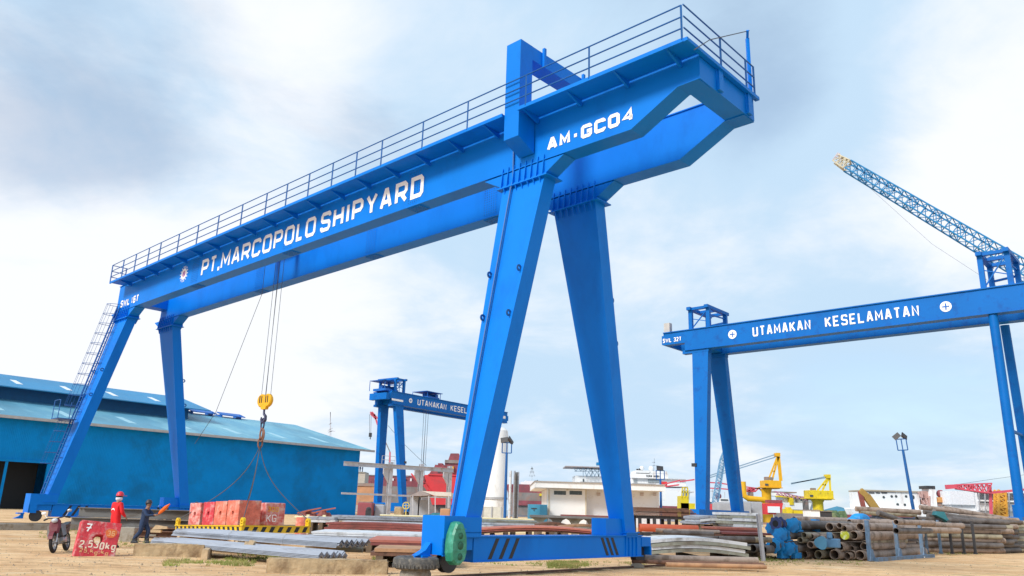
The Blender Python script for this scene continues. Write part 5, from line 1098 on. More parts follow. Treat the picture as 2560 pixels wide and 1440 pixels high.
# further long pipes seen behind the posts, towards the right
g3_ = 'long pipes behind the front rack'
for k, (px, py, r, mt) in enumerate(((2150, 1390, .20, PIPE), (2160, 1366, .16, PIPE), (2160, 1340, .21, PIPE), (2150, 1317, .17, PIPE), (2165, 1354, .12, PIPEO), (2240, 1327, .13, PIPE2), (2240, 1305, .12, PIPE))):
    pipe_at(px, py, 35.0+k*.12, r, 5.2, mt, 'long tan pipe running to the right behind the rack posts', g3_)
for k in range(10):
    pipe_at(1985+k*23, 1298+(k % 3)*7+k*1.2, 40+(k % 2)*1.2, .15, 7.5, (PIPE, PIPEO, PIPE)[k % 3], 'pale tan pipe in the rear layer behind the front rack', 'rear layer of tan pipes', rot=R(30))
for px, py, Y in ((2041, 1330, 37), (2090, 1308, 42)):
    q = P(px, 1345, Y); zq = P(px, py-32, Y).z; m_ = MB(); m_.box(-.2, .2, -.12, .12, -.02, max(.9, min(zq, 1.6))); m_.box(-.3, .3, -.13, .13, .4, .55); tag(m_.build('rack_post', FLB, loc=(q.x, q.y, 0), rot=PR), 'blue rack post standing among the rear tan pipes' if px < 2050 else 'small blue rack post behind the rear tan pipes', 'post')
# second and third racks to the right
g4_ = 'mixed pipes in the far right racks'
for k in range(34):
    c_, r_ = k % 5, k//5
    px = 2296+c_*26+random.uniform(-8, 8); py = 1372-r_*12+random.uniform(-2, 2)
    pipe_at(px, py, 46.5+c_*1.15+random.uniform(-.3, .3), random.choice((.13, .15, .165)), 5.8, random.choice((PIPE, PIPE2, PIPEO, PIPE2)), 'thin brown or grey pipe in the crowded racks at the right, %s part' % ('lower' if r_ < 3 else 'upper'), g4_, rot=R(14))
for k, px in enumerate((2316, 2350, 2378, 2408, 2436)):
    q = P(px, 1380, 45.0+k*.3); q.z = 0; m_ = MB(); m_.box(-.06, .06, -.06, .06, -.02, 1.75); m_.box(-.09, .09, -.09, .09, -.02, .06); tag(m_.build('rack_post', RACK if k < 2 else DARK, loc=(q.x, q.y-.1, 0), rot=R(40)), 'thin dark post before the crowded pipe racks, number %s from the left' % ('one', 'two', 'three', 'four', 'five')[k], 'post', 'posts of the crowded racks')
g5_ = 'loose pipes heaped on the racks'
for k, (x0, y0, x1, y1, Y, r, mt) in enumerate(((2300, 1268, 2430, 1283, 41, .12, PIPE), (2310, 1280, 2440, 1298, 40, .11, PIPE2), (2320, 1290, 2450, 1306, 39.5, .14, PIPE2), (2140, 1272, 2300, 1281, 42, .13, PIPE), (2150, 1281, 2290, 1288, 42, .11, PIPEO), (2360, 1270, 2520, 1298, 42, .11, PIPE), (2400, 1290, 2545, 1300, 41, .10, PIPE), (2195, 1282, 2255, 1303, 38, .13, PIPE2), (2335, 1277, 2345, 1300, 39, .10, PIPE2), (2440, 1300, 2555, 1306, 41, .10, PIPE2))):
    a, b = P(x0, y0, Y+7.5), P(x1, y1, Y+8.1); r *= 1.2; d = b-a; m_ = MB(); m_.tube([(0, 0, 0), tuple(d)], r, 12); tag(m_.build('steel_pipe', mt, loc=a, smooth=True), ('tan', 'dark', 'dark', 'tan', 'olive', 'tan', 'tan', 'dark', 'dark', 'dark')[k]+' loose pipe heaped across the top of the right hand racks', 'pipe', g5_)
q = P(2335, 1287, 46.2); m_ = MB(); m_.prism([(0, 0), (.5, -.25), (.9, -.55), (.62, -.12), (.5, .18), (.1, .2)], 'y', -.2, .25); tag(m_.build('teal_tarpaulin', TARP, loc=q), 'crumpled teal tarpaulin caught on the loose pipes', 'tarpaulin')
q = P(2150, 1297, 41); m_ = MB(); m_.ball((0, 0, 0), (.5, .4, .28), n=8); m_.ball((-.35, -.1, -.1), (.35, .3, .2), n=8); tag(m_.build('blue_tarpaulin', FLB, loc=q), 'bright blue bundle behind the rear tan pipes', 'bundle')
# blue frame, red bundle, scrap heap at the right edge
q = G(2456, 1368); m_ = MB()
for x in (0, .35, .7): m_.box(x, x+.12, 0, .12, .55, 1.30)
m_.box(-.05, .87, -.02, .14, 1.301, 1.38); m_.box(-.05, .87, -.02, .14, .43, .549); m_.box(-.05, .87, -.1, .6, -.02, .429)
tag(m_.build('steel_cradle', MAT('cradle_blue', (.07, .28, .42), .6), loc=q+Vector((0, .5, 0)), rot=R(10)), 'pale blue steel cradle standing behind the scrap heap', 'cradle')
q = P(2505, 1322, 51); m_ = MB(); m_.loft([[(.75*k*math.cos(a)*(1+.15*math.sin(3*a)), .5*k*math.sin(a), z) for a in [2*math.pi*i/16 for i in range(16)]] for k, z in ((1.15, -.03), (1.1, .6), (1.0, 1.1), (.75, 1.42), (.35, 1.56), (.05, 1.58))]); tag(m_.build('red_bundle', PRIM2, loc=(q.x, q.y, 0)), 'dull red tarp covered bundle behind the scrap heap', 'bundle')
sh_ = G(2497, 1377); sh_o = thing('scrap_heap', 'dark oily heap of engine scrap and rubber on the sand at the right', 'scrap', sh_)
random.seed(11)
for k in range(12):
    m_ = MB(); r = random.uniform(.16, .32); x, y = random.uniform(-.8, .75), random.uniform(-.1, .6); z = random.uniform(.12, .55)*(1-abs(x)/1.3)+.05
    if k % 3 == 0: m_.lathe([(r*.5, -.08), (r, -.1), (r*1.05, 0), (r, .1), (r*.5, .08)], 16, closed=True); nm = 'scrap_tyre'
    elif k % 3 == 1: m_.ball((0, 0, 0), (r, r*.8, r*.6), n=6); nm = 'engine_lump'
    else: m_.tube([(-r, 0, 0), (0, .1, r*.6), (r, 0, .1)], .07, 8); nm = 'bent_hose'
    o = m_.build(nm, (SCRAP, SCRAP, BLKRUB)[k % 3], sh_o, smooth=True); o.location = (x, y, z); o.rotation_euler = (random.uniform(-1, 1), random.uniform(-1, 1), random.uniform(0, 3))
m_ = MB(); m_.loft([[(1.05*k*math.cos(a), .3+.5*k*math.sin(a), z) for a in [2*math.pi*i/14 for i in range(14)]] for k, z in ((1.05, -.04), (.85, .25), (.45, .5), (.1, .6))]); m_.build('heap_core', SCRAP, sh_o); sh_o.scale = (1.2, 1.2, 1.9)
xstack(8, 2545, 2680, 1322, 1374, 51, 1.2, [PIPEO, STEELO, STEELD], 'weathered plank in the stack at the right edge', 'plank stack at the right edge', 3, name='plank', cat='plank')
q = G(2306, 1394); m_ = MB(); m_.ball((0, 0, .02), (.14, .08, .04), n=6); tag(m_.build('plastic_litter', WHITE, loc=q), 'scrap of white plastic litter on the sand before the racks', 'litter')
# brown excavator behind the racks
xa = P(2172, 1300, 58); ex = thing('excavator', 'brown excavator with folded boom behind the pipe racks', 'excavator', (xa.x, xa.y, 0))
def rel(px, py, Y=58): return P(px, py, Y)-Vector((xa.x, xa.y, 0))
m_ = MB(); p0, p1, p2 = rel(2196, 1282), rel(2166, 1240), rel(2150, 1226); m_.bar(p0, p1, .3, .5); m_.bar(p1, p2, .28, .4); m_.build('boom', MAT('excavator_ochre', (.38, .24, .06), .7), ex)
m_ = MB(); m_.bar(rel(2150, 1228), rel(2160, 1276), .2, .28); m_.build('dipper_arm', PRIM2, ex)
m_ = MB(); c = rel(2205, 1297); m_.box(c.x-.9, c.x+1.8, -1.2, 1.2, .9, 1.9); m_.box(c.x-.8, c.x+.3, -1.15, -.1, 1.901, 2.3); m_.build('body', SCRAP, ex, bevel=.06)
m_ = MB(); m_.box(c.x-1.2, c.x+1.9, -1.5, -.9, -.02, .75); m_.box(c.x-1.2, c.x+1.9, .9, 1.5, -.02, .75); m_.box(c.x-.6, c.x+1, -.899, .899, .4, .899); m_.build('tracks', DARK, ex)
# ------------------------------------------------------------------ ships and port beyond the yard
class FAR:
    """collects boxes whose front face stands Y metres ahead; everything relative to the thing's own base"""
    def __init__(s, name, label, cat, px, Y, group=None):
        q = P(px, 1285, Y); s.o = Vector((q.x, Y, 0)); s.Y = Y; s.t = thing(name, label, cat, s.o, 0, group)
    def p(s, px, py, dy=0): return P(px, py, s.Y+dy)-s.o
    def box(s, mb, x0, y0, x1, y1, dep, dy=0, m=0, ground=False):
        xm, ym = (x0+x1)/2, (y0+y1)/2; a, b = s.p(x0, ym, dy), s.p(x1, ym, dy); z1, z0 = s.p(xm, y0, dy).z, s.p(xm, y1, dy).z
        if ground: z0 = -.05
        mb.box(a.x, b.x, dy, dy+dep, z0, z1, m); return mb
    def part(s, name, mat, rects, dep=6, dy=0, ground=False, **k):
        mb = MB()
        for r in rects: s.box(mb, *r[:4], r[4] if len(r) > 4 else dep, r[5] if len(r) > 5 else dy, 0, ground)
        return mb.build(name, mat, s.t, **k)
    def bars(s, name, mat, segs, w, dy=0):
        mb = MB()
        for x0, y0, x1, y1 in segs: mb.bar(s.p(x0, y0, dy), s.p(x1, y1, dy), w)
        return mb.build(name, mat, s.t)
# white single-storey building
wb = FAR('building', 'white flat roofed building with two dark windows between the crane legs', 'building', 1418, 100)
wb.part('wall', WHITEB, [(1370, 1222, 1466, 1290)], 18, ground=True)
wb.part('side_wing', MAT('shaded_wall_white', (.70, .72, .76), .75, var=.05, scale=.5, dirt=(.55, .52, .48), damt=.2), [(1466.5, 1224, 1648, 1290)], 16, dy=1.0, ground=True)  # bluish white puts the shade of the unlit face into the wall colour
wb.part('roof', WHITEB, [(1338, 1208, 1662, 1223)], 21, dy=-1.6)
wb.part('roof_edge', PALETRIM, [(1336, 1206.4, 1664, 1208)], 21.4, dy=-1.8)
for x0, x1 in ((1385, 1415), (1424, 1455)):
    o = wb.part('window', GLASS, [(x0, 1227, x1, 1237)], .1, dy=-.06); mb = MB(); wb.box(mb, x0-1, 1225.5, x1+1, 1227, .16, -.12); wb.box(mb, x0-1, 1237, x1+1, 1238.4, .2, -.18); mb.build('window_frame', WHITEB, o)
for x in (1492, 1520, 1600, 1632):
    wb.part('vent', MAT('vent_rust', (.42, .30, .25), .8) if x == 1492 else bpy.data.materials['vent_rust'], [(x, 1232, x+9, 1234), (x, 1236.5, x+9, 1238.5)], .1, dy=.93)
wb.part('pilaster', MAT('pilaster_cream', (.62, .55, .42), .8), [(1370.5, 1223, 1374, 1290), (1416, 1223, 1421, 1226), (1463, 1223, 1466.3, 1290)], .08, dy=-.09, ground=False)
# blue container box, red and grey hull
bc = FAR('container', 'blue steel container beside the white building', 'container', 1348, 96)
bc.part('body', BLUE3 if False else MAT('container_blue', (.05, .28, .44), .6, var=.15, scale=.5), [(1322, 1261, 1368, 1292)], 5, ground=True); bc.part('door', MAT('container_dark', (.03, .19, .32), .6), [(1350, 1263, 1366, 1290)], .08, dy=-.1); bc.part('nameplate', DARK, [(1328, 1270, 1342, 1272), (1334, 1273, 1336, 1277)], .05, dy=-.06)
def hull(name, label, x0, x1, ytop, Y, mats, dep=14, rake=8, ybreak=None):
    f = FAR(name, label, 'ship', (x0+x1)/2, Y); a, b = f.p(x0, ytop), f.p(x1, ytop); z = max(a.z, b.z); zb = f.p((x0+x1)/2, ybreak).z if ybreak else z*.5; r = rake*Y/1970
    def sec(z_, k): return [(a.x+r*k, dep*.5, z_), (a.x+r*k+dep*.25, 0, z_), (b.x-r*k-dep*.25, 0, z_), (b.x-r*k, dep*.5, z_), (b.x-r*k-dep*.25, dep, z_), (a.x+r*k+dep*.25, dep, z_)]
    mb = MB(); mb.loft([sec(-.5, 1.2), sec(zb, .6)], 1); mb.loft([sec(zb+.01, .6), sec(z, 0)]); mb.loft([sec(z+.01, -.05), sec(z+.5, -.05)]); mb.build('hull', list(mats), f.t); return f, z
h1, z1 = hull('cargo_ship', 'weathered red and grey ship hull behind the white building', 1265, 1400, 1217, 300, (SHIPM, SHIPGY), ybreak=1232)
h1.part('lower_stripe', SHIPM, [(1290, 1252, 1372, 1264)], .4, dy=-.8); h1.part('rescue_boat', YELB, [(1349, 1234, 1360, 1240)], 2, dy=-2.2)
h1.part('deckhouse', WHITES, [(1302, 1205, 1345, 1216.5), (1312, 1202, 1334, 1205)], 8, dy=2); h1.bars('mast', MAT('mast_grey', (.45, .50, .55), .6), [(1330, 1203, 1330, 1166), (1322, 1190, 1338, 1190), (1324, 1180, 1336, 1180), (1326, 1172, 1334, 1172), (1324, 1190, 1330, 1168), (1336, 1190, 1330, 1168)], .22, dy=4)
h1.part('exhaust', DARK, [(1338, 1201, 1341, 1205), (1342, 1200, 1345, 1205)], 1, dy=3)
# the red ship on the left
rs, zr = hull('cargo_ship', 'bright red and maroon ship with a wheelhouse behind the grey steel frame', 905, 1150, 1210, 310, (SHIPM, SHIPGY), ybreak=1217)
mb = MB(); b0 = [rs.p(1062, 1188), rs.p(1150, 1188), rs.p(1150, 1262), rs.p(1082, 1262)]
mb.loft([[(p_.x, y, p_.z) for p_ in b0] for y in (-3, 12)]); mb.build('bow', SHIPR, rs.t)
rs.part('bow_rail', SHIPR, [(1070, 1186, 1148, 1189)], 14, dy=-3.4)
rs.part('deck_cargo', SHIPM, [(915, 1192, 1062, 1211), (950, 1188, 990, 1192), (1000, 1189, 1060, 1193)], 9, dy=1); rs.part('deck_tops', MAT('deck_grey', (.30, .24, .25), .8), [(912, 1188, 1022, 1190)], 10, dy=.8)
for k in range(8): rs.part('hatch_post', WHITES if k in (3, 6) else SHIPGY, [(935+k*15, 1196, 939+k*15, 1208)], .5, dy=.3)
mb = MB(); c = [rs.p(1071, 1187), rs.p(1150, 1187), rs.p(1150, 1166), rs.p(1086, 1166)]; mb.loft([[(p_.x, y, p_.z) for p_ in c] for y in (0, 9)]); mb.build('deckhouse', SHIPM, rs.t)
rs.part('wheelhouse', SHIPM, [(1087, 1162, 1110, 1167), (1095, 1158, 1106, 1163), (1112, 1152, 1150, 1166)], 7, dy=1); rs.part('tower_platform', SHIPGY, [(1112, 1150, 1150, 1158)], 8, dy=.5)
mb = MB(); c = [rs.p(1120, 1150), rs.p(1150, 1150), rs.p(1146, 1133), rs.p(1126, 1133)]; mb.loft([[(p_.x, y, p_.z) for p_ in c] for y in (1, 6)]); mb.build('funnel', SHIPM, rs.t)
rs.part('window_row', GLASS, [(1094, 1178, 1100, 1182), (1104, 1178, 1110, 1182), (1114, 1178, 1120, 1182)], .2, dy=-.2); rs.part('life_ring', YELO, [(1129, 1166, 1134, 1180)], 1, dy=-1.2)
rs.bars('gangway', SHIPR, [(1028, 1184, 1048, 1208), (1050, 1194, 1076, 1228), (1048, 1196, 1070, 1228), (1052, 1210, 1064, 1208)], .5, dy=-4)
bx = FAR('mooring_block', 'pale square concrete block with a parapet seen beside the shed corner', 'block', 902, 220); bx.part('block_body', MAT('block_cream', (.55, .48, .40), .9, var=.1), [(891, 1182, 912, 1214)], 6, ground=True); bx.part('parapet', CONC, [(890, 1179.5, 912, 1182)], 6.4, dy=-.2)
zt_ = bx.p(902, 1179.5).z
for px, lab in ((899, 'distant person in dark clothes standing on the pale block, left of two'), (905, 'distant person in dark clothes standing on the pale block, right of two')):
    q = P(px, 1180, 221); person(lab, (q.x, 221.5, zt_), R(20 if px < 902 else -50), Js, NAVY, BLACK, scale=.95)
oh = FAR('barge', 'orange brown barge hull with a grey upper edge beside the shed', 'barge', 914, 205); mb = MB(); c = [oh.p(888, 1216), oh.p(940, 1216), oh.p(933, 1262), oh.p(888, 1262)]; mb.loft([[(p_.x, y, max(-.3, p_.z)) for p_ in c] for y in (0, 10)]); mb.build('hull', BRICKO, oh.t); oh.part('upper_band', SHIPGY, [(888, 1208, 942, 1215.5)], 10.4, dy=-.2)
# canopy, tarps and machinery beyond the cream pipeline
cn = FAR('canopy', 'low pitched canopy on thin posts beyond the grey steel frame', 'canopy', 1080, 96)
mb = MB(); 
for pts, mi in (([(1022, 1240), (1052, 1227), (1078, 1238), (1050, 1240)], 0), ([(1054, 1227.5), (1128, 1231), (1128, 1241), (1086, 1239)], 1)):
    c = [cn.p(*q) for q in pts]; mb.loft([[(p_.x, y, p_.z-.05*(y > 0)) for p_ in c] for y in (0, 5)], mi)
mb.build('canopy_roof', [MAT('canopy_grey', (.34, .29, .28), .8), MAT('canopy_cream', (.66, .60, .54), .8)], cn.t)
cn.bars('canopy_post', GREYP, [(1032, 1240, 1032, 1292), (1072, 1240, 1072, 1292), (1088, 1240, 1088, 1292), (1122, 1240, 1122, 1292)], .12)
cn.part('stored_panels', GREYB, [(1025, 1242, 1045, 1285), (1048, 1250, 1070, 1285)], 3, dy=2, ground=True)
tp = FAR('tarp_heap', 'dark teal tarpaulin heap beyond the cream pipeline', 'tarpaulin', 1090, 82); mb = MB()
for px, py, rx, rz in ((1072, 1272, 1.2, .9), (1092, 1268, 1.3, 1.1), (1112, 1270, 1.0, 1.3), (1060, 1276, 1.0, .7)): 
    q = tp.p(px, 1292); mb.ball((q.x, .6, .1), (rx, 1.0, rz), n=8)
mb.build('tarp_cover', TARP, tp.t)
for k, (x0, y0, x1, y1, mt, lab) in enumerate(((893, 1256, 930, 1292, SHIPM, 'brown machine behind the white box at the shed corner'), (936, 1262, 960, 1292, GREYB, 'pale rubble bin behind the steel frame, left'), (985, 1268, 1005, 1292, CONCT, 'tan block beside the yellow valve'), (1100, 1272, 1125, 1294, BRICKO, 'orange brown block beside the near leg'))):
    f_ = FAR('yard_block', lab, 'block', (x0+x1)/2, 76+k); f_.part('block_body', mt, [(x0, y0, x1, y1)], 1.5, ground=True, bevel=.1); f_.part('block_cap', CONC, [(x0+1, y0-2, x1-3, y0-.2)], 1.2, dy=.1)
rd2 = FAR('scrap_pile', 'reddish rusty scrap pile before the teal foot of the shed', 'scrap', 790, 70); mb = MB()
for k in range(9): q = rd2.p(758+k*8, 1290); mb.ball((q.x, .4*(k % 3), .2), (.55, .6, .75+.25*math.sin(k*1.3)), n=6)
mb.build('scrap_body', PRIM2, rd2.t); mb = MB()
for k in range(6): q = rd2.p(760+k*12, 1283-(k % 3)*3); mb.bar((q.x-.5, -.3, q.z), (q.x+.6, .1, q.z+.25), .1)
mb.build('scrap_bars', PRIM, rd2.t)
ot = FAR('oil_drum', 'orange drum standing just right of the blotchy red block', 'drum', 756, 44); mb = MB(); mb.lathe([(0, -.02), (.29, -.02), (.31, .3), (.30, .32), (.31, .6), (.30, .62), (.29, .9), (0, .9)], 18); mb.build('drum_body', REDC3, ot.t, smooth=True)
# distant red boom with a hook, left of the third crane
rc = FAR('ship_crane', 'small red ship crane jib with a hanging hook beside the shed roof', 'crane', 940, 300); rc.bars('jib', PINKR, [(926, 1030, 936, 1040), (936, 1036, 944, 1062), (930, 1030, 944, 1046), (926, 1034, 940, 1048)], .55); rc.bars('jib_lower', SHIPGY, [(944, 1060, 975, 1130)], .35); rc.bars('rope', ROPE, [(924, 1036, 924, 1082), (928, 1036, 927, 1082)], .12); rc.part('hook', DARK, [(922, 1082, 929, 1092), (924.5, 1092, 926, 1098)], .8); rc.bars('pedestal', PINKR, [(975, 1130, 973, 1290)], .5)
mb = MB(); mb.tube([rc.p(970, 1064), rc.p(1012, 1112), rc.p(1066, 1164)], .08, 4); mb.build('stay_rope', ROPE, rc.t)
mt_ = FAR('radio_mast', 'thin lattice radio mast standing far behind the shed roof', 'mast', 826, 330); mt_.bars('mast_frame', MAT('mast_pale', (.62, .60, .62), .7), [(820, 1290, 826, 1030), (832, 1290, 826, 1030), (820, 1082, 833, 1076), (822, 1062, 830, 1057), (820, 1076, 832, 1070), (818, 1078, 838, 1078)], .22)
# white ship with helideck
ws, zw = hull('passenger_ship', 'large white ship with a helideck and wheelhouse behind the white building', 1400, 1740, 1228, 330, (WHITES, SHIPM), dep=22, ybreak=1262)
ws.part('superstructure', WHITES, [(1438, 1190, 1520, 1209), (1450, 1207, 1640, 1229), (1580, 1196, 1714, 1214), (1585, 1183, 1670, 1197), (1590, 1176, 1624, 1184), (1626, 1178, 1668, 1184)], 14, dy=3)
ws.part('deck_edge', MAT('deck_edge_grey', (.62, .60, .60), .7), [(1575, 1213.5, 1720, 1215.5), (1580, 1195.5, 1716, 1197.2), (1560, 1226, 1735, 1229)], 17, dy=1.8)
ws.part('bridge_window', MAT('bridge_glass', (.30, .34, .36), .3), [(1584, 1199, 1592, 1205), (1620, 1198, 1652, 1206)], .3, dy=2.6); ws.part('side_door', GLASS, [(1457, 1197, 1460, 1204)], .3, dy=2.6)
mb = MB(); q0, q1 = ws.p(1618, 1192), ws.p(1652, 1192); text(mb, 'TERA ANDA', lambda a, b, d: (a, 2.9-d, b), q0.x, q1.x, q0.z, .85, .2, base=.02, depth=.05); mb.build('lettering', BLACK, ws.t)
ws.part('helideck', MAT('helideck_grey', (.40, .33, .32), .8), [(1414, 1166, 1522, 1168.5)], 16, dy=0); ws.bars('helideck_truss', MAT('truss_blue_grey', (.30, .40, .50), .6), [(1434+k*12, 1169, 1440+k*12, 1178) for k in range(7)]+[(1446+k*12, 1169, 1440+k*12, 1178) for k in range(6)]+[(1436, 1178, 1520, 1178)]+[(x, 1168, x, 1192) for x in (1458, 1480, 1496)]+[(1462+k*10, 1179, 1468+k*10, 1192) for k in range(5)]+[(1472+k*10, 1179, 1466+k*10, 1192) for k in range(5)], .3, dy=1)
ws.part('crane_head', LATB, [(1492, 1156, 1510, 1163), (1498, 1152, 1504, 1156)], 3, dy=3); ws.part('exhaust', DARK, [(1592, 1172, 1596, 1177), (1598, 1171, 1601, 1177), (1603, 1171, 1607, 1177)], 1.5, dy=5)
mb = MB()
for px, py, r in ((1605, 1170, .9), (1628, 1172, 1.1)): q = ws.p(px, py, 5); mb.ball((q.x, 5, q.z), r, n=8)
mb.build('radar_dome', WHITES, ws.t, smooth=True)
ws.bars('mast', MAT('mast_blue_grey', (.42, .48, .55), .6), [(1634, 1178, 1636, 1146), (1630, 1164, 1641, 1164), (1630, 1156, 1638, 1156)], .25, dy=5)
# red and yellow ship cranes
def boomer(label, px, Y, segs, mat, w, extra=()):
    f = FAR('ship_crane', label, 'crane', px, Y); f.bars('jib', mat, segs, w); 
    for nm, m_, rects in extra: f.part(nm, m_, rects, 4)
    return f
boomer('red folded jib crane beside the slim lamp post and white ship', 1660, 300, [(1662, 1210, 1700, 1201), (1664, 1216, 1698, 1212), (1700, 1204, 1736, 1199)], PINKR, .5, (('crane_house', SHIPR, [(1654, 1204, 1668, 1216)]), ('pedestal', WHITES, [(1657, 1216.5, 1665, 1250)])))
boomer('pinkish red lattice jib crane behind the legs of the second gantry crane', 1878, 320, [(1770, 1206, 1806, 1208), (1770, 1220, 1806, 1222), (1806, 1209, 1900, 1222), (1806, 1222, 1870, 1228), (1868, 1228, 1900, 1218), (1900, 1224, 1930, 1217)]+[(1870+k*9, 1229-(k % 2)*9, 1879+k*9, 1229-((k+1) % 2)*9) for k in range(5)], PINKR, .45, (('crane_house', PINKR, [(1874, 1220, 1888, 1230)]), ('pedestal', SHIPGY, [(1877, 1230.5, 1885, 1286)])))
boomer('pale pink lattice jib lying low between the yellow cranes', 1990, 320, [(1936, 1228, 2020, 1246), (1940, 1236, 2020, 1250)]+[(1940+k*10, 1230+k*2.0, 1950+k*10, 1238+k*1.9) for k in range(8)], MAT('pale_pink', (.55, .25, .36), .6), .35, (('pedestal', SHIPGY, [(2016, 1246, 2022, 1286)]),))
# yellow pedestal cranes
def ycrane(label, mat, px, Y, ped, house, apex, legs_, boom, over):
    f = FAR('pedestal_crane', label, 'crane', px, Y)
    x0, y0, x1, y1 = ped; c = f.p((x0+x1)/2, (y0+y1)/2); r = (f.p(x1, y0).x-f.p(x0, y0).x)/2; zt = f.p(px, y0).z; mb = MB(); mb.lathe([(0, -.1), (r*1.25, -.1), (r*1.2, zt*.25), (r, zt*.55), (r, zt*.9), (r*1.25, zt), (0, zt)], 20, c=(c.x, 3, 0)); mb.build('pedestal', mat, f.t, smooth=True)
    mb = MB(); f.box(mb, *house, 6); hx0, hy0, hx1, hy1 = house; f.box(mb, hx0-5, hy1, hx1+4, hy1+2, 7.5, -.8); f.box(mb, hx0+4, hy1+2, hx1-4, y0, 5, .5); mb.build('crane_house', mat, f.t, bevel=.15)
    f.bars('a_frame', mat, legs_, .55, 2); mb = MB(); f.box(mb, apex[0]-5, apex[1], apex[0]+5, apex[1]+9, 3, 1); f.bars('sheave_arm', mat, [(apex[0], apex[1]+3, apex[0]-9, apex[1]+6)], .6, 2); mb.build('a_frame_head', mat, f.t)
    f.bars('jib', MAT('jib_blue_grey', (.25, .36, .46), .6) if 'jib_blue_grey' not in bpy.data.materials else bpy.data.materials['jib_blue_grey'], boom, .4, 2)
    f.part('winch', SHIPGY, over, 2, dy=1.5); f.part('cab_window', GLASS, [(hx0+1, hy1-9, hx0+9, hy1-4)], .2, dy=-.25); return f
ycrane('orange yellow pedestal crane with a tall A frame and long jib to the left', YELO, 1924, 300, (1912, 1222, 1935, 1286), (1912, 1201, 1954, 1218), (1946, 1132), [(1944, 1140, 1920, 1202), (1946, 1142, 1930, 1202), (1948, 1142, 1954, 1202), (1944, 1142, 1950, 1202), (1932, 1178, 1936, 1178)], [(1936, 1137, 1765, 1192), (1938, 1143, 1765, 1197)], [(1914, 1192, 1922, 1201), (1924, 1193, 1933, 1200)])
ycrane('lemon yellow pedestal crane with rounded house and short A frame', YELB, 2052, 300, (2040, 1250, 2066, 1286), (2024, 1226, 2084, 1246), (2072, 1186), [(2070, 1194, 2044, 1226), (2072, 1196, 2056, 1226), (2074, 1194, 2076, 1228), (2056, 1212, 2064, 1212)], [(2062, 1192, 1978, 1210), (2062, 1195, 1978, 1208)], [(2030, 1220, 2040, 1226)])
f = FAR('pipe_davit', 'thick bent orange yellow pipe arm left of the tall yellow crane', 'davit', 1880, 296); mb = MB(); mb.tube([f.p(1858, 1204), f.p(1859, 1225), f.p(1861, 1240), f.p(1870, 1246), f.p(1890, 1248), f.p(1912, 1250)], [.9, 1.0, 1.0, 1.0, 1.0, 1.0], 12); mb.build('arm', YELO, f.t, smooth=True); f.part('arm_stand', YELO, [(1884, 1250, 1890, 1290)], 2, dy=.5, ground=True)
f = FAR('derrick_tower', 'small yellow framed tower beside the slim lamp post', 'tower', 1712, 290); f.bars('tower_frame', YELB, [(1704, 1244, 1706, 1219), (1720, 1244, 1719, 1219), (1706, 1219, 1719, 1219), (1705, 1230, 1720, 1230), (1712, 1244, 1712, 1219)], .4); f.part('tower_base', YELB, [(1702, 1240, 1722, 1262), (1702, 1258, 1738, 1286)], 6, ground=True)
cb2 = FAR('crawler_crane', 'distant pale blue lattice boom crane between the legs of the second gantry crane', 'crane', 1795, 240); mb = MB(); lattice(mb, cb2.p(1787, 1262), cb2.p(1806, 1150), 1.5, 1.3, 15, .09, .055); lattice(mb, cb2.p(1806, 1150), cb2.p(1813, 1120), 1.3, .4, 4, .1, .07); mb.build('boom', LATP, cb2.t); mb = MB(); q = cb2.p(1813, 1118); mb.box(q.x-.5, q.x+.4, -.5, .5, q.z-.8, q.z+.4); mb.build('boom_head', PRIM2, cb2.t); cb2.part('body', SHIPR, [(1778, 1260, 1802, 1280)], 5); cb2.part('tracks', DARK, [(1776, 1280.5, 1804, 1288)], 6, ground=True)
tg = FAR('tugboat', 'small white tug boat with stacked decks between the legs of the second gantry crane', 'boat', 1800, 250); tg.part('hull', SHIPGY, [(1762, 1274, 1846, 1290)], 7, ground=True); tg.part('wheelhouse', WHITES, [(1766, 1262, 1792, 1274), (1770, 1252, 1786, 1262), (1792, 1254, 1830, 1274), (1800, 1246, 1822, 1254), (1776, 1246, 1782, 1252)], 5, dy=1); tg.part('deck_rail', PINKR, [(1766, 1267, 1792, 1268), (1792, 1261, 1830, 1262)], 5.4, dy=.8); tg.part('windows', GLASS, [(1772, 1255, 1784, 1258), (1802, 1248, 1820, 1251)], .2, dy=.75); tg.bars('mast', GREYP, [(1780, 1246, 1781, 1222), (1776, 1228, 1786, 1228), (1812, 1246, 1812, 1230)], .15, dy=2)
mb = MB(); q = tg.p(1800, 1240); mb.ball((q.x, 2, q.z), 1.0, n=8); mb.build('red_buoy', SHIPM, tg.t, smooth=True)
for k, (x0, y0, x1, y1, lab) in enumerate(((1795, 1257, 1830, 1288, 'grey block wall left of the leaning gantry leg'), (1856, 1255, 1878, 1288, 'pale blue grey block right of the leaning gantry leg'), (1880, 1256, 1906, 1290, 'darker grey block before the yellow crane'))):
    f = FAR('concrete_stack', lab, 'block', (x0+x1)/2, 140+k*3); f.part('block_body', GREYB, [(x0, y0, x1, y1)], 4, ground=True, bevel=.1); f.part('block_top', PALETRIM, [(x0+2, y0-1.5, x1-3, y0-.1)], 3, dy=.3)
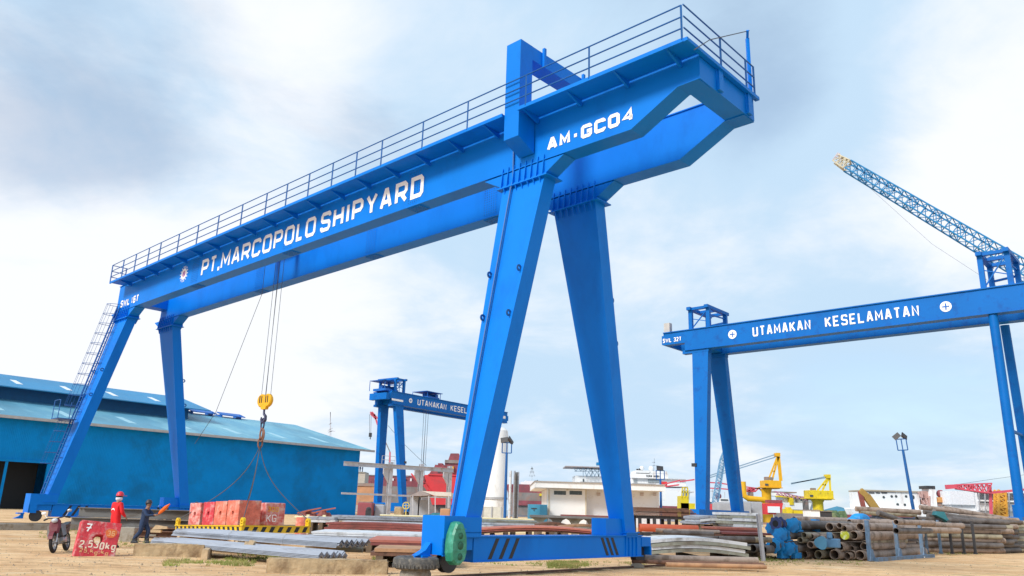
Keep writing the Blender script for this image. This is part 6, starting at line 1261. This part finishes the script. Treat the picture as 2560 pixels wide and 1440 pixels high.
# boats around the yellow cranes
rb_ = FAR('lifeboat', 'red and white boat at the foot of the tall yellow crane', 'boat', 1935, 280); mb = MB(); c = [rb_.p(1908, 1258), rb_.p(1958, 1258), rb_.p(1952, 1286), rb_.p(1912, 1286)]; mb.loft([[(p_.x, y, max(-.3, p_.z)) for p_ in c] for y in (0, 5)]); mb.build('hull', SHIPR, rb_.t); rb_.part('white_band', WHITES, [(1920, 1266, 1950, 1282)], .4, dy=-.5); rb_.part('cabin', SHIPM, [(1922, 1250, 1956, 1257.5)], 4, dy=.5)
w2, _ = hull('cargo_ship', 'low white ship between the two yellow cranes', 1940, 2050, 1262, 330, (WHITES, SHIPGY), ybreak=1274)
w2.part('superstructure', WHITES, [(1958, 1238, 1988, 1262), (1994, 1242, 2038, 1262), (1930, 1232, 1960, 1240)], 9, dy=2); w2.part('yellow_deck_beam', YELB, [(1944, 1240, 2026, 1244), (1974, 1244, 1984, 1262)], 3, dy=-.4); w2.part('windows', GLASS, [(2002, 1248, 2007, 1252), (2014, 1250, 2019, 1254)], .3, dy=1.7); w2.part('dark_deck', SHIPGY, [(1932, 1229, 1992, 1232)], 9, dy=2)
yb = FAR('work_barge', 'yellow equipment barge in front of the low white ship', 'barge', 1990, 210); yb.part('hull', SHIPGY, [(1960, 1284, 2026, 1292)], 6, ground=True); yb.part('equipment', YELB, [(1966, 1272, 1982, 1284), (1984, 1276, 2010, 1284), (1972, 1268, 1978, 1272)], 3, dy=1)
# hill and shoreline
hl = MB(); pts = [(2020, 1300), (2062, 1284), (2078, 1272), (2092, 1265.5), (2104, 1268), (2122, 1275), (2150, 1281), (2200, 1290), (2300, 1300)]; c = [P(x, y, 2600) for x, y in pts]
hl.loft([[(p_.x, y, max(-2, p_.z*k)) for p_ in c]+[(c[-1].x, y, -3), (c[0].x, y, -3)] for y, k in ((2400, .15), (2600, 1), (2900, .3))]); tag(hl.build('hill', HILLM), kind='structure')
sg = MB(); random.seed(5)
for k in range(60): q = P(2062+k*2.2, 1292, 420); h = random.uniform(2.2, 5.0); sg.ball((q.x, 420+random.uniform(-6, 6), h*.4), (random.uniform(2, 4), 3, h), n=6)
tag(sg.build('shore_vegetation', TREEM), 'low green and tan shoreline vegetation below the hill', 'vegetation', kind='stuff')
for k, (x0, x1, y0, mt, lab) in enumerate(((2026, 2050, 1276, WHITES, 'white cabin block below the lemon yellow crane'), (2052, 2080, 1279, DARK, 'dark low barge below the hill'))):
    f = FAR('barge', lab, 'barge', (x0+x1)/2, 200); f.part('hull', mt, [(x0, y0, x1, 1292)], 5, ground=True); f.part('deck_edge', SHIPGY, [(x0-1, y0-1.5, x1+1, y0-.1)], 5.6, dy=-.3)
# white ship at the right with a funnel
wr, _ = hull('cargo_ship', 'long white ship with portholes and a dark topped funnel behind the pipe racks', 2140, 2375, 1280, 270, (WHITES, SHIPM), dep=18, ybreak=1290)
wr.part('superstructure', WHITES, [(2162, 1230, 2240, 1282), (2240.5, 1228, 2300, 1282), (2300.5, 1262, 2375, 1282)], 12, dy=2); wr.part('top_deck', MAT('deck_brown', (.40, .34, .26), .8), [(2162, 1226, 2300, 1229.6)], 13, dy=1.5)
for x, y in ((2209, 1243), (2229, 1241), (2240, 1241), (2265, 1241), (2281, 1243), (2244, 1261), (2262, 1262)):
    q = wr.p(x, y, 2); mb = MB(); mb.lathe([(0, -.1), (.42 if x != 2281 else .7, -.1), (.42 if x != 2281 else .7, .0), (0, 0)], 14, c=(q.x, 1.98, q.z), axis='y'); mb.build('porthole', GLASS, wr.t)
wr.part('painted_deck_shade', DARK, [(2172, 1231, 2186, 1233.5), (2190, 1231, 2200, 1233.5), (2204, 1231, 2218, 1233.5)], .2, dy=1.8)  # dark strips paint the shade under the top deck
wr.part('funnel', WHITES, [(2326, 1222, 2342, 1280)], 5, dy=1); wr.part('funnel_cap', DARK, [(2316, 1214.5, 2338, 1222)], 5, dy=.8)
wr.part('deck_machinery', MAT('machinery_pink', (.50, .30, .26), .8), [(2304, 1228, 2324, 1246), (2306, 1248, 2322, 1262)], 4, dy=2); wr.bars('stanchions', MAT('stanchion_pink', (.60, .38, .34), .7), [(2296, 1230, 2312, 1260), (2304, 1228, 2306, 1252), (2314, 1246, 2322, 1266), (2324, 1240, 2324, 1270)], .4, dy=1)
wr.part('orange_platform', MAT('platform_orange', (.62, .30, .10), .7), [(2342, 1252, 2372, 1256), (2344, 1243, 2360, 1252)], 6, dy=1); mb = MB(); q = wr.p(2363, 1234); mb.ball((q.x, 3, q.z), 1.3, n=8); mb.build('red_buoy', SHIPM, wr.t, smooth=True); wr.part('platform_under', SHIPGY, [(2342, 1256.5, 2384, 1266)], 5, dy=1.5)
rj = FAR('ship_crane', 'pinkish red lattice jib crane with solid nose above the scaffolded ship', 'crane', 2440, 255); mb = MB(); lattice(mb, rj.p(2390, 1217), rj.p(2474, 1221), 1.2, 3.0, 7, .2, .13); mb.build('jib', PINKR, rj.t); mb = MB(); c = [rj.p(2364, 1212), rj.p(2388, 1211), rj.p(2390, 1221), rj.p(2366, 1223)]; mb.loft([[(p_.x, y, p_.z) for p_ in c] for y in (-.6, .6)]); mb.build('jib_nose', PINKR, rj.t); rj.bars('pedestal', PINKR, [(2474, 1212, 2476, 1232), (2474, 1232, 2560, 1224), (2476, 1232, 2478, 1288)], .7); mb = MB(); mb.tube([rj.p(2394, 1211), rj.p(2460, 1201), rj.p(2560, 1187)], .06, 4); mb.build('stay_rope', ROPE, rj.t)
sn = FAR('scaffolded_ship', 'white ship under construction with scaffold decks and an orange tower', 'ship', 2510, 265); sn.part('hull', WHITES, [(2380, 1258, 2640, 1292)], 14, dy=2, ground=True)
sn.part('white_panel', MAT('panel_white', (.82, .83, .86), .6), [(2376, 1228, 2436, 1262), (2440, 1232, 2447, 1300)], 6, dy=1); sn.part('deck_slab', WHITES, [(2447, 1229, 2640, 1233), (2447, 1252, 2640, 1256), (2447, 1274, 2640, 1279), (2447, 1291, 2640, 1295)], 10, dy=.5); sn.part('deck_wall', GREYB, [(2450, 1233, 2640, 1292)], 6, dy=4.5)
sn.bars('scaffold_post', GREYP, [(2447+k*15, 1230, 2449+k*15, 1296) for k in range(9)], .25, dy=.2); mb = MB(); lattice(mb, sn.p(2502, 1300, -3), sn.p(2500, 1226, -3), 2.6, 2.2, 7, .28, .18); mb.build('orange_tower', MAT('tower_orange', (.78, .38, .05), .6), sn.t); sn.part('tower_panels', bpy.data.materials['tower_orange'], [(2496, 1258, 2514, 1296)], .5, dy=-1.2)

# ------------------------------------------------------------------ grass and gravel
def scatter_patch(px0, px1, py0, py1, n, h, seedv):
    random.seed(seedv); out = []
    for k in range(n):
        q = G(random.uniform(px0, px1), random.uniform(py0, py1)); 
        if mnoise.noise((q.x*1.3, q.y*1.3, seedv)) < -.05: continue
        out.append((q.x, q.y, ground_z(q.x, q.y), h*random.uniform(.4, 1.2)))
    return out
gm = MB(); random.seed(3)
for a in ((410, 640, 1398, 1412, 500, .10, 1), (930, 1060, 1392, 1412, 350, .10, 2), (1370, 1470, 1402, 1418, 700, .09, 3), (1200, 1620, 1400, 1412, 420, .06, 4), (1880, 2010, 1388, 1402, 400, .09, 5), (560, 700, 1386, 1398, 260, .11, 6), (100, 330, 1322, 1345, 200, .12, 7), (270, 480, 1345, 1365, 260, .12, 8), (1900, 2160, 1398, 1412, 260, .06, 9), (2290, 2460, 1376, 1388, 240, .09, 10)):
    for x, y, z, h in scatter_patch(*a):
        for j in range(3):
            an = random.uniform(0, 6.28); w = .012; lx, ly = math.cos(an)*h*.6, math.sin(an)*h*.6; bx_, by_ = x+random.uniform(-.04, .04), y+random.uniform(-.04, .04)
            gm.add([(bx_-w, by_, z-.01), (bx_+w, by_, z-.01), (bx_+lx, by_+ly, z+h)], [(0, 1, 2)])
tag(gm.build('grass', MAT('dry_grass', (.20, .24, .05), .9, var=.4, scale=.8, dirt=(.36, .30, .12), damt=.5, dscale=1.0)), 'sparse dry green and yellow grass on the sand beside the stacks', 'grass', kind='stuff')
gv = MB(); random.seed(9)
for k in range(2600):
    q = G(random.uniform(-60, 2620), 1290+148*random.random()**.8)
    if q.y > 45 or q.y < 12: continue
    r = random.uniform(.012, .045)*(1.8 if random.random() < .04 else 1); z = ground_z(q.x, q.y)+r*.3
    an = random.uniform(0, 3); c_, s_ = math.cos(an)*r, math.sin(an)*r
    gv.add([(q.x+c_, q.y+s_, z-r*.5), (q.x-s_*.8, q.y+c_*.8, z-r*.5), (q.x-c_, q.y-s_, z-r*.5), (q.x+s_*.8, q.y-c_*.8, z-r*.5), (q.x+c_*.3, q.y+s_*.2, z+r*.6)], [(0, 1, 4), (1, 2, 4), (2, 3, 4), (3, 0, 4)])
tag(gv.build('gravel', MAT('gravel_stone', (.42, .31, .20), .9, var=.5, scale=3)), 'small stones and crumbs scattered over the sand', 'gravel', kind='stuff')
